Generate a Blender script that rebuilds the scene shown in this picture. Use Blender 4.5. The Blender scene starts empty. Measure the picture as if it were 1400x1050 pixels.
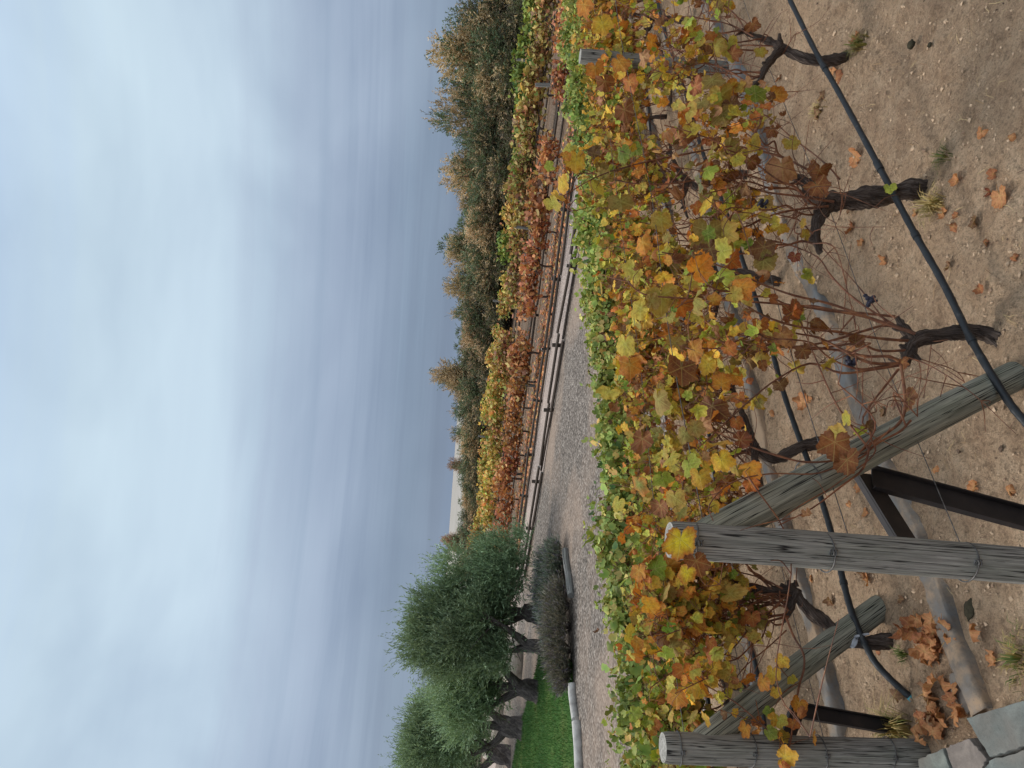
import bpy, math, random
import numpy as np
from math import radians, sin, cos, pi
random.seed(7)
rng = np.random.default_rng(11)
sc = bpy.context.scene
COL = sc.collection

# ------------------------------------------------------------------ camera numbers
H, FPX = 2.0, 1050.0
PITCH, ROLL = math.atan(72 / FPX), radians(4.1)
CF = np.array([0, cos(PITCH), -sin(PITCH)])
_z = np.array([0, sin(PITCH), cos(PITCH)])
CR = cos(ROLL) * np.array([1., 0, 0]) + sin(ROLL) * _z
CU = -sin(ROLL) * np.array([1., 0, 0]) + cos(ROLL) * _z
CAM = np.array([0, 0, H])

def ray(X, Y):
    return CF * FPX + CR * (525 - Y) + CU * (700 - X)
def at(X, Y, z=0.0):                       # photo pixel -> point at height z
    d = ray(X, Y)
    return CAM + d * ((z - H) / d[2])
def onplane(X, Y, n, c):                   # photo pixel -> point on the upright plane n.p = c
    d = ray(X, Y)
    return CAM + d * (c / (d[0] * n[0] + d[1] * n[1]))

D1 = np.array([.769, .639, 0]); N1 = np.array([-.639, .769, 0])      # near vine rows
D2 = np.array([-.821, .571, 0]); N2 = np.array([.571, .821, 0])     # far vine rows
LOW = -0.40
def sstep(a, b, x):
    t = np.clip((x - a) / (b - a), 0, 1)
    return t * t * (3 - 2 * t)
def gz(x, y):
    s = N1[0] * x + N1[1] * y
    return LOW * sstep(3.4, 9.0, s)
def r1(c, t, z=0):                         # a point in near row at distance c, t along it
    p = N1 * c + D1 * t
    return np.array([p[0], p[1], gz(p[0], p[1]) + z])
def r2(c, t, z=0):
    p = N2 * c + D2 * t
    return np.array([p[0], p[1], LOW + z])

def lin(r, g, b):
    f = lambda v: ((v / 255 + .055) / 1.055) ** 2.4 if v > 10 else v / 255 / 12.92
    return np.array([f(r), f(g), f(b)])

# ------------------------------------------------------------------ smooth random fields
class Noise2:
    def __init__(s, seed, n=64):
        s.n = n; s.g = np.random.default_rng(seed).random((n, n)) * 2 - 1
    def __call__(s, x, y):
        xi = np.floor(x).astype(int); yi = np.floor(y).astype(int)
        fx = x - xi; fy = y - yi
        fx = fx * fx * (3 - 2 * fx); fy = fy * fy * (3 - 2 * fy)
        n = s.n; g = s.g
        a = g[xi % n, yi % n]; b = g[(xi + 1) % n, yi % n]; c = g[xi % n, (yi + 1) % n]; d = g[(xi + 1) % n, (yi + 1) % n]
        return (a * (1 - fx) + b * fx) * (1 - fy) + (c * (1 - fx) + d * fx) * fy
NZ = [Noise2(i) for i in range(8)]

# ------------------------------------------------------------------ mesh gathering
class G:
    def __init__(s):
        s.V = []; s.F = []; s.C = []; s.U = []; s.M = []; s.n = 0
    def add(s, V, Fs, col=None, uv=None, mi=0):
        V = np.asarray(V, float).reshape(-1, 3)
        s.V.append(V)
        for F in (Fs if isinstance(Fs, list) else [Fs]):
            F = np.asarray(F, int)
            if F.size:
                s.F.append(F + s.n); s.M.append(mi)
        s.C.append(np.tile([1., 1, 1], (len(V), 1)) if col is None else np.broadcast_to(np.asarray(col, float), (len(V), 3)))
        s.U.append(np.zeros((len(V), 3)) if uv is None else uv)
        s.n += len(V)
    def build(s, name, mats, parent=None, smooth=True):
        mats = mats if isinstance(mats, (list, tuple)) else [mats]
        V = np.concatenate(s.V)
        if parent is not None:
            V = V - np.array(parent.location)
        me = bpy.data.meshes.new(name)
        me.vertices.add(len(V)); me.vertices.foreach_set('co', V.astype(np.float32).ravel())
        loops = np.concatenate([f.ravel() for f in s.F])
        tot = np.concatenate([np.full(len(f), f.shape[1]) for f in s.F])
        mi = np.concatenate([np.full(len(f), m) for f, m in zip(s.F, s.M)])
        me.loops.add(len(loops)); me.loops.foreach_set('vertex_index', loops.astype(np.int32))
        me.polygons.add(len(tot))
        me.polygons.foreach_set('loop_start', (np.cumsum(tot) - tot).astype(np.int32))
        me.polygons.foreach_set('loop_total', tot.astype(np.int32))
        me.polygons.foreach_set('material_index', mi.astype(np.int32))
        me.polygons.foreach_set('use_smooth', np.full(len(tot), smooth))
        me.update(calc_edges=True)
        c = np.concatenate(s.C); a = me.attributes.new('Col', 'FLOAT_COLOR', 'POINT')
        a.data.foreach_set('color', np.c_[c, np.ones(len(c))].astype(np.float32).ravel())
        a = me.attributes.new('lf', 'FLOAT_VECTOR', 'POINT')
        a.data.foreach_set('vector', np.concatenate(s.U).astype(np.float32).ravel())
        for m in mats: me.materials.append(m)
        o = bpy.data.objects.new(name, me); COL.objects.link(o)
        if parent is not None: o.parent = parent
        return o

def tag(o, label=None, cat=None, group=None, kind=None):
    if label: o['label'] = label
    if cat: o['category'] = cat
    if group: o['group'] = group
    if kind: o['kind'] = kind
    return o
def empty(name, loc, label, cat, group=None):
    o = bpy.data.objects.new(name, None); COL.objects.link(o)
    o.location = [float(v) for v in loc]; o.empty_display_size = .1
    return tag(o, label, cat, group)
def copy_thing(root, loc, rz=0, s=1.0, label=None, group=None):
    r = root.copy(); COL.objects.link(r)
    r.location = [float(v) for v in loc]; r.rotation_euler = (0, 0, rz); r.scale = (s, s, s) if np.isscalar(s) else s
    if label: r['label'] = label
    if group: r['group'] = group
    for ch in list(root.children):
        c = ch.copy(); COL.objects.link(c); c.parent = r
    return r

def catmull(P, n):
    P = np.asarray(P, float)
    Q = np.vstack([2 * P[0] - P[1], P, 2 * P[-1] - P[-2]])
    out = []
    for i in range(1, len(Q) - 2):
        t = np.linspace(0, 1, n, endpoint=False)[:, None]
        a, b, c, d = Q[i - 1], Q[i], Q[i + 1], Q[i + 2]
        out.append(.5 * (2 * b + (c - a) * t + (2 * a - 5 * b + 4 * c - d) * t ** 2 + (3 * b - a - 3 * c + d) * t ** 3))
    out.append(P[-1:])
    return np.vstack(out)

def tube(g, P, r, sides=8, col=None, rough=0.0, seed=0, cap=True, grooves=None, mi=0, capmi=None, twist=0.0):
    P = np.asarray(P, float); n = len(P)
    r = np.broadcast_to(np.asarray(r, float), (n,))
    T = np.gradient(P, axis=0); T /= np.linalg.norm(T, axis=1)[:, None] + 1e-12
    ref = np.array([0, 0, 1.]) if abs(T[0][2]) < .9 else np.array([1., 0, 0])
    A = np.zeros_like(P)
    a = ref - T[0] * (ref @ T[0]); a /= np.linalg.norm(a)
    for i in range(n):
        a = a - T[i] * (a @ T[i]); a /= np.linalg.norm(a) + 1e-12; A[i] = a
    B = np.cross(T, A)
    L = np.r_[0, np.cumsum(np.linalg.norm(np.diff(P, axis=0), axis=1))]
    th = np.arange(sides) / sides * 2 * pi
    TH = th[None, :] + twist * L[:, None]
    rad = np.repeat(r[:, None], sides, 1).copy()
    if rough:
        k = NZ[seed % 8]
        u = np.cos(th)[None, :] * 2.2 + 20 + seed * 3.7; v = np.sin(th)[None, :] * 2.2 + 9
        lr = L[:, None] / max(r.mean(), 1e-4)
        rad *= 1 + rough * (k(u * 1.3 + lr * .10, v * 1.3 + lr * .25) + .6 * k(u * 3.1 + lr * .2, v * 3.1 - lr * .45) + .4 * k(u * 5 + lr * 1.1, v * 5 + lr * .9))
    if grooves is not None:
        for (ga, w, dep) in grooves:
            dd = np.abs((th[None, :] - ga + .25 * np.sin(L * 2.3 + ga)[:, None] * .3 + pi) % (2 * pi) - pi)
            rad *= 1 - dep * np.exp(-(dd / w) ** 2)
    V = P[:, None, :] + rad[:, :, None] * (np.cos(TH)[:, :, None] * A[:, None, :] + np.sin(TH)[:, :, None] * B[:, None, :])
    i = np.arange(n - 1)[:, None] * sides; j = np.arange(sides)[None, :]
    F = np.stack([i + j, i + (j + 1) % sides, i + sides + (j + 1) % sides, i + sides + j], -1).reshape(-1, 4)
    uv = np.stack([np.broadcast_to(th[None, :] / (2 * pi), (n, sides)), np.repeat(L[:, None], sides, 1), np.repeat(r[:, None], sides, 1)], -1).reshape(-1, 3)
    base = g.n
    g.add(V.reshape(-1, 3), F, col, uv, mi)
    if cap:
        for k in (0, n - 1):
            ring = V[k]; c = ring.mean(0)
            mid = c + (ring - c) * .55 + T[k] * (.02 * r[k]) * (1 if k else -1)
            VV = np.vstack([ring, mid, c[None]])
            idx = np.arange(sides); nx = (idx + 1) % sides
            q = np.stack([idx, nx, sides + nx, sides + idx], 1); t3 = np.stack([sides + idx, sides + nx, np.full(sides, 2 * sides)], 1)
            if k == 0: q = q[:, ::-1]; t3 = t3[:, ::-1]
            uvc = (VV - c) @ np.stack([A[k], B[k], T[k]], 1)
            g.add(VV, [q, t3], col, uvc / max(r[k], 1e-4), mi if capmi is None else capmi)

# ------------------------------------------------------------------ leaves
_ctrl = np.array([(0, 1.0), (14, .92), (28, .75), (41, .84), (55, .94), (70, .86), (86, .68), (102, .74), (118, .77), (138, .70), (158, .58), (171, .40), (180, .10)])
def leaf_template(nh, serr, rings):
    a = np.linspace(0, 180, nh)
    rr = np.interp(a, _ctrl[:, 0], _ctrl[:, 1])
    if serr:
        rr[1:-1] *= 1 + .06 * np.where(np.arange(1, nh - 1) % 2, -1, .6)
    ang = np.r_[a, -a[1:-1][::-1]]; rad = np.r_[rr, rr[1:-1][::-1]]
    m = len(ang); th = np.radians(ang)
    V = [[0, 0]]; rho = [0.]; aa = [0.]
    F = []
    fr = np.linspace(0, 1, rings + 1)[1:]
    for f in fr:
        # inner rings are rounder than the rim
        rf = rad * f if f == 1 else f * (rad * f + (1 - f) * np.minimum(rad, .8))
        V += list(np.c_[rf * np.cos(th), rf * np.sin(th)]); rho += [f] * m; aa += list(th)
    idx = np.arange(m); nx = (idx + 1) % m
    tri = np.c_[np.zeros(m, int), 1 + idx, 1 + nx]
    quads = [np.c_[1 + k * m + idx, 1 + (k + 1) * m + idx, 1 + (k + 1) * m + nx, 1 + k * m + nx] for k in range(rings - 1)]
    return np.array(V), np.array(rho), np.array(aa), [tri] + quads
LT = [leaf_template(22, True, 3), leaf_template(12, False, 2), leaf_template(8, False, 1), leaf_template(5, False, 1)]

def leaves(g, pos, nrm, tip, size, cA, cB, lod, curl=None, ruf=None, R=rng):
    """grape leaves: pos = petiole end, tip = direction of the midrib, cA / cB = centre and rim colour"""
    V0, rho, aa, Fs = LT[lod]
    N = len(pos)
    if N == 0: return
    nrm = nrm / (np.linalg.norm(nrm, axis=1)[:, None] + 1e-9)
    tip = tip - nrm * np.sum(tip * nrm, 1)[:, None]; tip /= np.linalg.norm(tip, axis=1)[:, None] + 1e-9
    sd = np.cross(nrm, tip)
    curl = R.normal(0.0, .25, N) if curl is None else curl
    ruf = np.abs(R.normal(.05, .05, N)) if ruf is None else ruf
    sx = R.uniform(.9, 1.08, N); sy = R.uniform(.92, 1.12, N); asym = R.normal(0, .06, N)
    x = V0[None, :, 0] * sx[:, None] - .15; y = V0[None, :, 1] * sy[:, None] + asym[:, None] * V0[None, :, 0]
    a1, a2 = R.normal(0, .07, (2, N, 1)); p1, p2 = R.uniform(0, 6.28, (2, N, 1))
    mod = 1 + rho[None] * (a1 * np.sin(2 * aa[None] + p1) + a2 * np.sin(3 * aa[None] + p2)); x = x * mod; y = y * mod
    r2_ = x * x + y * y
    ph = R.uniform(0, 6.28, N)[:, None]; ph2 = R.uniform(0, 6.28, N)[:, None]
    # leaves that curl a lot roll their sides up as dry leaves do
    z = curl[:, None] * (.55 * y * y + .35 * r2_ * R.uniform(.4, 1.2, N)[:, None]) - .12 * np.abs(y) * R.uniform(.2, 1.5, N)[:, None] + ruf[:, None] * rho[None] ** 2 * (np.sin(5 * aa[None] + ph) + .6 * np.sin(9 * aa[None] + ph2))
    yk = y * (1 - .28 * np.clip(np.abs(curl[:, None]), 0, 1.6) * np.abs(y))
    xk = x * (1 - .18 * np.clip(np.abs(curl[:, None]), 0, 1.6) * np.abs(x))
    P = pos[:, None, :] + size[:, None, None] * .55 * (xk[:, :, None] * tip[:, None, :] + yk[:, :, None] * sd[:, None, :] + z[:, :, None] * nrm[:, None, :])
    k = len(V0)
    w = np.clip(rho[None] ** R.uniform(.7, 2.4, N)[:, None] + .18 * np.sin(3 * aa[None] + ph) * rho[None], 0, 1)[:, :, None]
    c = cA[:, None, :] * (1 - w) + cB[:, None, :] * w
    FF = [(F[None] + (np.arange(N) * k)[:, None, None]).reshape(-1, F.shape[1]) for F in Fs]
    uv = np.empty((N, k, 3)); uv[:, :, 0] = V0[None, :, 0]; uv[:, :, 1] = V0[None, :, 1]; uv[:, :, 2] = R.uniform(0, 60, N)[:, None]
    g.add(P.reshape(-1, 3), FF, c.reshape(-1, 3), uv.reshape(-1, 3))

PAL = {k: (lin(*a), lin(*b)) for k, (a, b) in dict(
    lime=((138, 158, 52), (166, 168, 68)), yellow=((204, 176, 56), (204, 150, 56)), yellowgreen=((162, 160, 62), (190, 164, 66)),
    olive=((136, 128, 62), (150, 120, 62)), oliveyellow=((162, 150, 64), (178, 140, 64)), amber=((198, 140, 48), (188, 114, 50)),
    orange=((186, 118, 50), (166, 90, 46)), yrust=((226, 204, 40), (176, 100, 44)), rust=((150, 94, 54), (122, 74, 46)),
    darkrust=((98, 60, 44), (128, 82, 50)), brown=((128, 90, 58), (106, 72, 50)), tan=((188, 142, 100), (172, 122, 84)),
    drytan=((206, 150, 104), (190, 128, 84)), dryrust=((178, 118, 80), (154, 96, 66)), drybrown=((156, 118, 88), (132, 98, 74)),
    green=((92, 116, 36), (116, 128, 42)), deepgreen=((56, 90, 34), (80, 108, 42)), brightgreen=((112, 138, 40), (140, 150, 48)),
    greyolive=((104, 110, 74), (116, 110, 70)), greenorange=((104, 128, 46), (188, 118, 44)), red=((136, 66, 48), (116, 58, 44))).items()}
def pick(mix, N, R):
    ks = list(mix); w = np.array([mix[k] for k in ks], float); w /= w.sum()
    ch = R.choice(len(ks), N, p=w)
    A = np.array([PAL[k][0] for k in ks])[ch]; B = np.array([PAL[k][1] for k in ks])[ch]
    v = np.exp(R.normal(0, .16, (N, 1)))
    hue = 1 + R.normal(0, .06, (N, 3))
    dry = np.isin(ch, [i for i, k in enumerate(ks) if k in ('rust', 'darkrust', 'brown', 'tan', 'red')])
    return A * v * hue * 1.12, B * v * hue * 1.12, dry

# ------------------------------------------------------------------ materials
class NT:
    def __init__(s, name):
        s.m = bpy.data.materials.new(name); s.m.use_nodes = True
        s.t = s.m.node_tree; s.t.nodes.clear()
        s.out = s.n('ShaderNodeOutputMaterial')
    def n(s, typ, **kw):
        nd = s.t.nodes.new(typ)
        for k, v in kw.items():
            if k.startswith('i_'):
                key = k[2:]
                nd.inputs[int(key) if key.isdigit() else key.replace('_', ' ')].default_value = v
            else: setattr(nd, k, v)
        return nd
    def l(s, a, b): s.t.links.new(a, b)
    def noise(s, vec, scale, detail=4, rough=.55, dist=0):
        nd = s.n('ShaderNodeTexNoise', i_Scale=scale, i_Detail=detail, i_Roughness=rough, i_Distortion=dist)
        if vec is not None: s.l(vec, nd.inputs['Vector'])
        return nd.outputs['Fac']
    def math(s, op, a, b=None, c=None):
        nd = s.n('ShaderNodeMath', operation=op)
        for i, v in enumerate((a, b, c)):
            if v is None: continue
            if isinstance(v, (int, float)): nd.inputs[i].default_value = v
            else: s.l(v, nd.inputs[i])
        return nd.outputs[0]
    def ramp(s, fac, stops):
        nd = s.n('ShaderNodeValToRGB'); e = nd.color_ramp.elements
        while len(e) > 1: e.remove(e[0])
        for i, (p, c) in enumerate(stops):
            el = e[0] if i == 0 else e.new(p)
            el.position = p; el.color = (*c, 1) if len(c) == 3 else c
        s.l(fac, nd.inputs[0]); return nd.outputs[0]
    def mix(s, fac, a, b, mode='MIX'):
        nd = s.n('ShaderNodeMix', data_type='RGBA', blend_type=mode)
        for k, v in ((0, fac), (6, a), (7, b)):
            if isinstance(v, (int, float)): nd.inputs[k].default_value = v
            elif isinstance(v, (tuple, list, np.ndarray)): nd.inputs[k].default_value = (*v[:3], 1)
            else: s.l(v, nd.inputs[k])
        return nd.outputs[2]
    def maprange(s, v, a, b, c, d):
        nd = s.n('ShaderNodeMapRange', i_1=a, i_2=b, i_3=c, i_4=d); s.l(v, nd.inputs[0]); return nd.outputs[0]
    def vmap(s, vec, scale):
        nd = s.n('ShaderNodeMapping'); nd.inputs['Scale'].default_value = scale; s.l(vec, nd.inputs[0]); return nd.outputs[0]
    def bump(s, h, strength=.5, dist=.01, prev=None):
        nd = s.n('ShaderNodeBump', i_Strength=strength, i_Distance=dist); s.l(h, nd.inputs['Height'])
        if prev is not None: s.l(prev, nd.inputs['Normal'])
        return nd.outputs[0]
    def bsdf(s, col, rough=.8, spec=.3, normal=None, metal=0):
        b = s.n('ShaderNodeBsdfPrincipled')
        for k, v in (('Base Color', col), ('Roughness', rough)):
            if isinstance(v, (int, float)): b.inputs[k].default_value = v
            elif isinstance(v, (tuple, np.ndarray)): b.inputs[k].default_value = (*v[:3], 1)
            else: s.l(v, b.inputs[k])
        b.inputs['Specular IOR Level'].default_value = spec; b.inputs['Metallic'].default_value = metal
        if normal is not None: s.l(normal, b.inputs['Normal'])
        return b.outputs[0]
    def done(s, sh): s.l(sh, s.out.inputs[0]); return s.m
    def attr(s, name): return s.n('ShaderNodeAttribute', attribute_name=name)
    def obj(s): return s.n('ShaderNodeTexCoord').outputs['Object']
    def pos(s): return s.n('ShaderNodeNewGeometry').outputs['Position']

def mat_leaf(veins=True, transl=.28, name='leaf', vary=0.0):
    m = NT(name)
    col = m.attr('Col').outputs['Color']; lf = m.attr('lf').outputs['Vector']
    sp = m.n('ShaderNodeSeparateXYZ'); m.l(lf, sp.inputs[0])
    nrm = None
    if veins:
        f1 = m.noise(lf, 5.0, 3); f2 = m.noise(lf, 24.0, 3, .7)
        col = m.mix(m.maprange(f1, .44, .64, 0, .55), col, m.mix(1.0, col, (.52, .40, .30), 'MULTIPLY'))
        col = m.mix(m.maprange(f2, .58, .68, 0, .7), col, lin(110, 66, 40))
        ang = m.math('ABSOLUTE', m.math('ARCTAN2', sp.outputs[1], sp.outputs[0]))
        rad = m.math('SQRT', m.math('ADD', m.math('MULTIPLY', sp.outputs[0], sp.outputs[0]), m.math('MULTIPLY', sp.outputs[1], sp.outputs[1])))
        dv = m.math('MULTIPLY', m.math('PINGPONG', ang, .502), rad)
        # side veins branch off each main vein
        sv = m.math('ABSOLUTE', m.math('SUBTRACT', m.math('FRACT', m.math('MULTIPLY', m.math('ADD', rad, m.math('MULTIPLY', dv, -.8)), 6.5)), .5))
        vein = m.math('MAXIMUM', m.maprange(dv, .010, .030, 1, 0), m.math('MULTIPLY', m.maprange(sv, .03, .10, 1, 0), .45))
        col = m.mix(m.math('MULTIPLY', vein, .55), col, m.mix(.5, col, lin(206, 186, 112)))
        nrm = m.bump(m.math('SUBTRACT', m.math('MULTIPLY', f1, .6), m.math('MULTIPLY', vein, .5)), .5, .006)
    elif vary:
        col = m.mix(1.0, col, col, 'MIX'); oi = m.n('ShaderNodeObjectInfo').outputs['Random']
        hs = m.n('ShaderNodeHueSaturation', i_Saturation=.86); m.l(col, hs.inputs['Color'])
        m.l(m.maprange(oi, 0, 1, .5 - .012 * vary, .5 + .012 * vary), hs.inputs['Hue'])
        m.l(m.maprange(m.math('FRACT', m.math('MULTIPLY', oi, 7.3)), 0, 1, 1 - .22 * vary, 1 + .22 * vary), hs.inputs['Value'])
        col = hs.outputs[0]
    b = m.bsdf(col, .62, .22, nrm)
    t = m.n('ShaderNodeBsdfTranslucent'); m.l(m.mix(1.0, col, (1.15, 1.05, .7), 'MULTIPLY'), t.inputs[0])
    if nrm is not None: m.l(nrm, t.inputs['Normal'])
    mx = m.n('ShaderNodeMixShader', i_0=transl); m.l(b, mx.inputs[1]); m.l(t.outputs[0], mx.inputs[2])
    return m.done(mx.outputs[0])
M_LEAF = mat_leaf(); M_LEAF2 = mat_leaf(False, .25, 'leaf_far', 1.0)

def mat_wood(name, c1, c2, c3, su=26, sv=2.2, crack=.5):
    m = NT(name); lf = m.attr('lf').outputs['Vector']
    sp = m.n('ShaderNodeSeparateXYZ'); m.l(lf, sp.inputs[0])
    cb = m.n('ShaderNodeCombineXYZ')       # wrap the turn so that the grain has no seam
    th = m.math('MULTIPLY', sp.outputs[0], 2 * pi)
    m.l(m.math('COSINE', th), cb.inputs[0]); m.l(m.math('SINE', th), cb.inputs[1]); m.l(sp.outputs[1], cb.inputs[2])
    v = cb.outputs[0]
    g1 = m.noise(m.vmap(v, (su * .5, su * .5, sv)), 1, 6, .65, .3); g2 = m.noise(m.vmap(v, (su * 1.6, su * 1.6, sv * 2)), 1, 4, .7)
    g3 = m.noise(m.vmap(v, (1.3, 1.3, 3.5)), 1, 4, .6)
    cr = m.noise(m.vmap(v, (su * .22, su * .22, sv * .22)), 1, 3, .6, .3); st = m.noise(m.vmap(v, (2.2, 2.2, 1.6)), 1, 5, .7, .4); fl = m.noise(m.vmap(v, (su * 1.2, su * 1.2, sv * 3.2)), 1, 2, .5)
    col = m.ramp(g1, [(.30, c1), (.52, c2), (.72, c3)])
    col = m.mix(m.maprange(g2, .35, .7, .55, 0), col, c1)
    col = m.mix(m.maprange(g3, .38, .70, .0, .55), col, m.mix(1.0, col, (.60, .66, .58), 'MULTIPLY'))
    col = m.mix(m.maprange(st, .52, .70, 0, .45), col, m.mix(1.0, col, (.48, .50, .52), 'MULTIPLY'))
    ck = m.math('MAXIMUM', m.maprange(m.math('ABSOLUTE', m.math('SUBTRACT', cr, .5)), .006, .024, 1.0, 0), m.maprange(fl, .64, .72, 0, crack))
    col = m.mix(ck, col, (.015, .013, .012))
    h = m.math('SUBTRACT', m.math('ADD', m.math('MULTIPLY', g1, .5), m.math('MULTIPLY', g2, .5)), ck)
    return m.done(m.bsdf(col, .85, .2, m.bump(h, .22, .004)))
M_POST = mat_wood('weathered_wood', lin(112, 107, 100), lin(154, 148, 139), lin(188, 182, 170), 17, 5.5, .75)
M_BRACE = mat_wood('greenish_wood', lin(116, 113, 100), lin(157, 153, 137), lin(188, 184, 165), 15, 4.5, .7)
M_LOG = mat_wood('brown_log', lin(62, 52, 46), lin(94, 80, 70), lin(126, 110, 98), 14, 1.2)
M_PALELOG = mat_wood('pale_post', lin(110, 108, 104), lin(150, 146, 140), lin(176, 170, 160), 14, 1.2, .3)

def mat_endgrain():
    m = NT('end_grain'); lf = m.attr('lf').outputs['Vector']
    ln = m.n('ShaderNodeVectorMath', operation='LENGTH'); m.l(lf, ln.inputs[0])
    nz = m.noise(lf, 3, 5, .7)
    rg = m.math('SINE', m.math('MULTIPLY', m.math('ADD', ln.outputs['Value'], m.math('MULTIPLY', nz, .35)), 38))
    col = m.ramp(nz, [(.3, lin(104, 100, 92)), (.55, lin(158, 152, 142)), (.75, lin(196, 190, 180))])
    col = m.mix(m.maprange(rg, .2, 1, 0, .5), col, lin(96, 92, 86))
    return m.done(m.bsdf(col, .9, .1, m.bump(nz, .6, .01)))
M_END = mat_endgrain()

def mat_bark(name, c1, c2, c3, sc_=1.0):
    m = NT(name); lf = m.attr('lf').outputs['Vector']
    sp = m.n('ShaderNodeSeparateXYZ'); m.l(lf, sp.inputs[0])
    th = m.math('MULTIPLY', sp.outputs[0], 2 * pi)
    cb = m.n('ShaderNodeCombineXYZ'); m.l(m.math('COSINE', th), cb.inputs[0]); m.l(m.math('SINE', th), cb.inputs[1]); m.l(sp.outputs[1], cb.inputs[2])
    v = cb.outputs[0]
    a = m.noise(m.vmap(v, (5 * sc_, 5 * sc_, 9 * sc_)), 1, 6, .7, .8); b = m.noise(m.vmap(v, (14, 14, 14 * sc_)), 1, 4, .7)
    col = m.ramp(a, [(.32, c1), (.5, c2), (.68, c3)])
    col = m.mix(m.maprange(b, .5, .72, 0, .5), col, c3)
    return m.done(m.bsdf(col, .95, .1, m.bump(m.math('ADD', a, m.math('MULTIPLY', b, .4)), 1.0, .02)))
M_VINE = mat_bark('vine_bark', lin(52, 43, 39), lin(98, 84, 76), lin(150, 134, 122), 1.6)
M_TRUNK = mat_bark('olive_bark', lin(56, 49, 48), lin(96, 86, 82), lin(140, 128, 118), .7)

def mat_cane():
    m = NT('cane'); p = m.pos()
    a = m.noise(p, 30, 4, .6); b = m.noise(p, 6, 3)
    col = m.ramp(a, [(.3, lin(76, 46, 34)), (.5, lin(118, 70, 46)), (.72, lin(160, 108, 70))])
    col = m.mix(m.maprange(b, .45, .65, 0, .6), col, lin(92, 68, 54))
    return m.done(m.bsdf(col, .6, .35, m.bump(a, .3, .003)))
M_CANE = mat_cane()

def mat_simple(name, stops, scale, rough=.8, spec=.3, bump=.3, bd=.01, detail=5, metal=0):
    m = NT(name); a = m.noise(m.pos(), scale, detail, .62)
    return m.done(m.bsdf(m.ramp(a, stops), rough, spec, m.bump(a, bump, bd) if bump else None, metal))
M_HOSE = mat_simple('black_pipe', [(.3, lin(20, 22, 25)), (.6, lin(32, 35, 38)), (.78, lin(84, 80, 76))], 26, .5, .4, .15, .003)
M_TEAL = mat_simple('teal_tape', [(.3, lin(60, 140, 150)), (.7, lin(110, 180, 186))], 30, .5)
M_STEEL = mat_simple('dark_steel', [(.3, lin(30, 25, 25)), (.55, lin(42, 35, 33)), (.8, lin(66, 54, 48))], 12, .62, .4, .12, .003)
M_WIRE = mat_simple('wire', [(.3, lin(58, 54, 52)), (.7, lin(112, 108, 104))], 40, .5, .5, 0, metal=.5)
M_TIE = mat_simple('tie', [(.3, lin(120, 120, 122)), (.6, lin(176, 176, 178))], 40, .6, .3, .4, .004)
M_GRAPE = mat_simple('grape', [(.3, lin(26, 24, 34)), (.7, lin(62, 60, 74))], 40, .55, .3, .2, .003)
M_CLOD = mat_simple('clod', [(.3, lin(48, 44, 34)), (.7, lin(72, 66, 52))], 60, .95, .1, .8, .004)
M_FOL = mat_leaf(False, .18, 'foliage', .6)
M_STRAW = mat_leaf(False, .1, 'straw', 0)

def mat_soil():
    m = NT('soil'); p = m.pos()
    big = m.noise(p, .9, 4); mid = m.noise(p, 7, 6, .7); fin = m.noise(p, 55, 6, .75); vf = m.noise(p, 190, 3, .8)
    col = m.ramp(mid, [(.28, lin(192, 158, 127)), (.5, lin(218, 184, 150)), (.72, lin(234, 203, 169))])
    col = m.mix(m.maprange(big, .36, .64, 0, .75), col, m.mix(1.0, col, (.68, .67, .68), 'MULTIPLY'))
    col = m.mix(m.maprange(fin, .50, .70, 0, .75), col, lin(122, 102, 84))
    col = m.mix(m.maprange(vf, .60, .76, 0, .7), col, lin(210, 184, 154))
    col = m.mix(m.maprange(vf, .42, .30, 0, .8), col, lin(92, 76, 62))
    vo = m.n('ShaderNodeTexVoronoi', i_Scale=42.0); m.l(p, vo.inputs['Vector'])
    h = m.math('ADD', m.math('ADD', m.math('MULTIPLY', fin, 1.0), m.math('MULTIPLY', vf, .35)), m.math('MULTIPLY', vo.outputs['Distance'], -.5))
    h2 = m.noise(p, 24, 5, .7)
    col = m.mix(m.maprange(h2, .47, .33, 0, .55), col, lin(118, 97, 78))
    nb = m.bump(h, 1.0, .04, m.bump(h2, .9, .05, m.bump(mid, .7, .10)))
    return m.done(m.bsdf(col, .97, .08, nb))
M_SOIL = mat_soil()

def mat_gravel(name, cs, sc_=1.0, patch=None):
    m = NT(name); p = m.pos()
    vo = m.n('ShaderNodeTexVoronoi', i_Scale=22.0 * sc_); m.l(p, vo.inputs['Vector'])
    hs = m.n('ShaderNodeSeparateColor'); m.l(vo.outputs['Color'], hs.inputs[0])
    big = m.noise(p, .35, 5, .6); fine = m.noise(p, 9, 5, .7)
    col = m.ramp(hs.outputs[0], [(0, cs[0]), (.45, cs[1]), (.85, cs[2]), (1, cs[3])])
    col = m.mix(m.maprange(vo.outputs['Distance'], .25, .62, 0, .75), col, m.mix(1.0, col, (.35, .33, .32), 'MULTIPLY'))
    if patch is not None:
        col = m.mix(m.maprange(big, .44, .62, 0, .6), col, patch)
    col = m.mix(m.maprange(fine, .5, .7, 0, .3), col, m.mix(1.0, col, (.7, .67, .65), 'MULTIPLY'))
    return m.done(m.bsdf(col, .93, .15, m.bump(vo.outputs['Distance'], .8, -.03)))
M_GRAVEL = mat_gravel('gravel', [lin(88, 80, 72), lin(126, 115, 105), lin(154, 142, 130), lin(180, 169, 157)], 1.0, lin(156, 134, 116))
M_DUST = mat_gravel('pale_dust', [lin(146, 128, 118), lin(176, 158, 146), lin(194, 178, 166), lin(206, 194, 184)], 1.4, lin(186, 166, 152))
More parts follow.
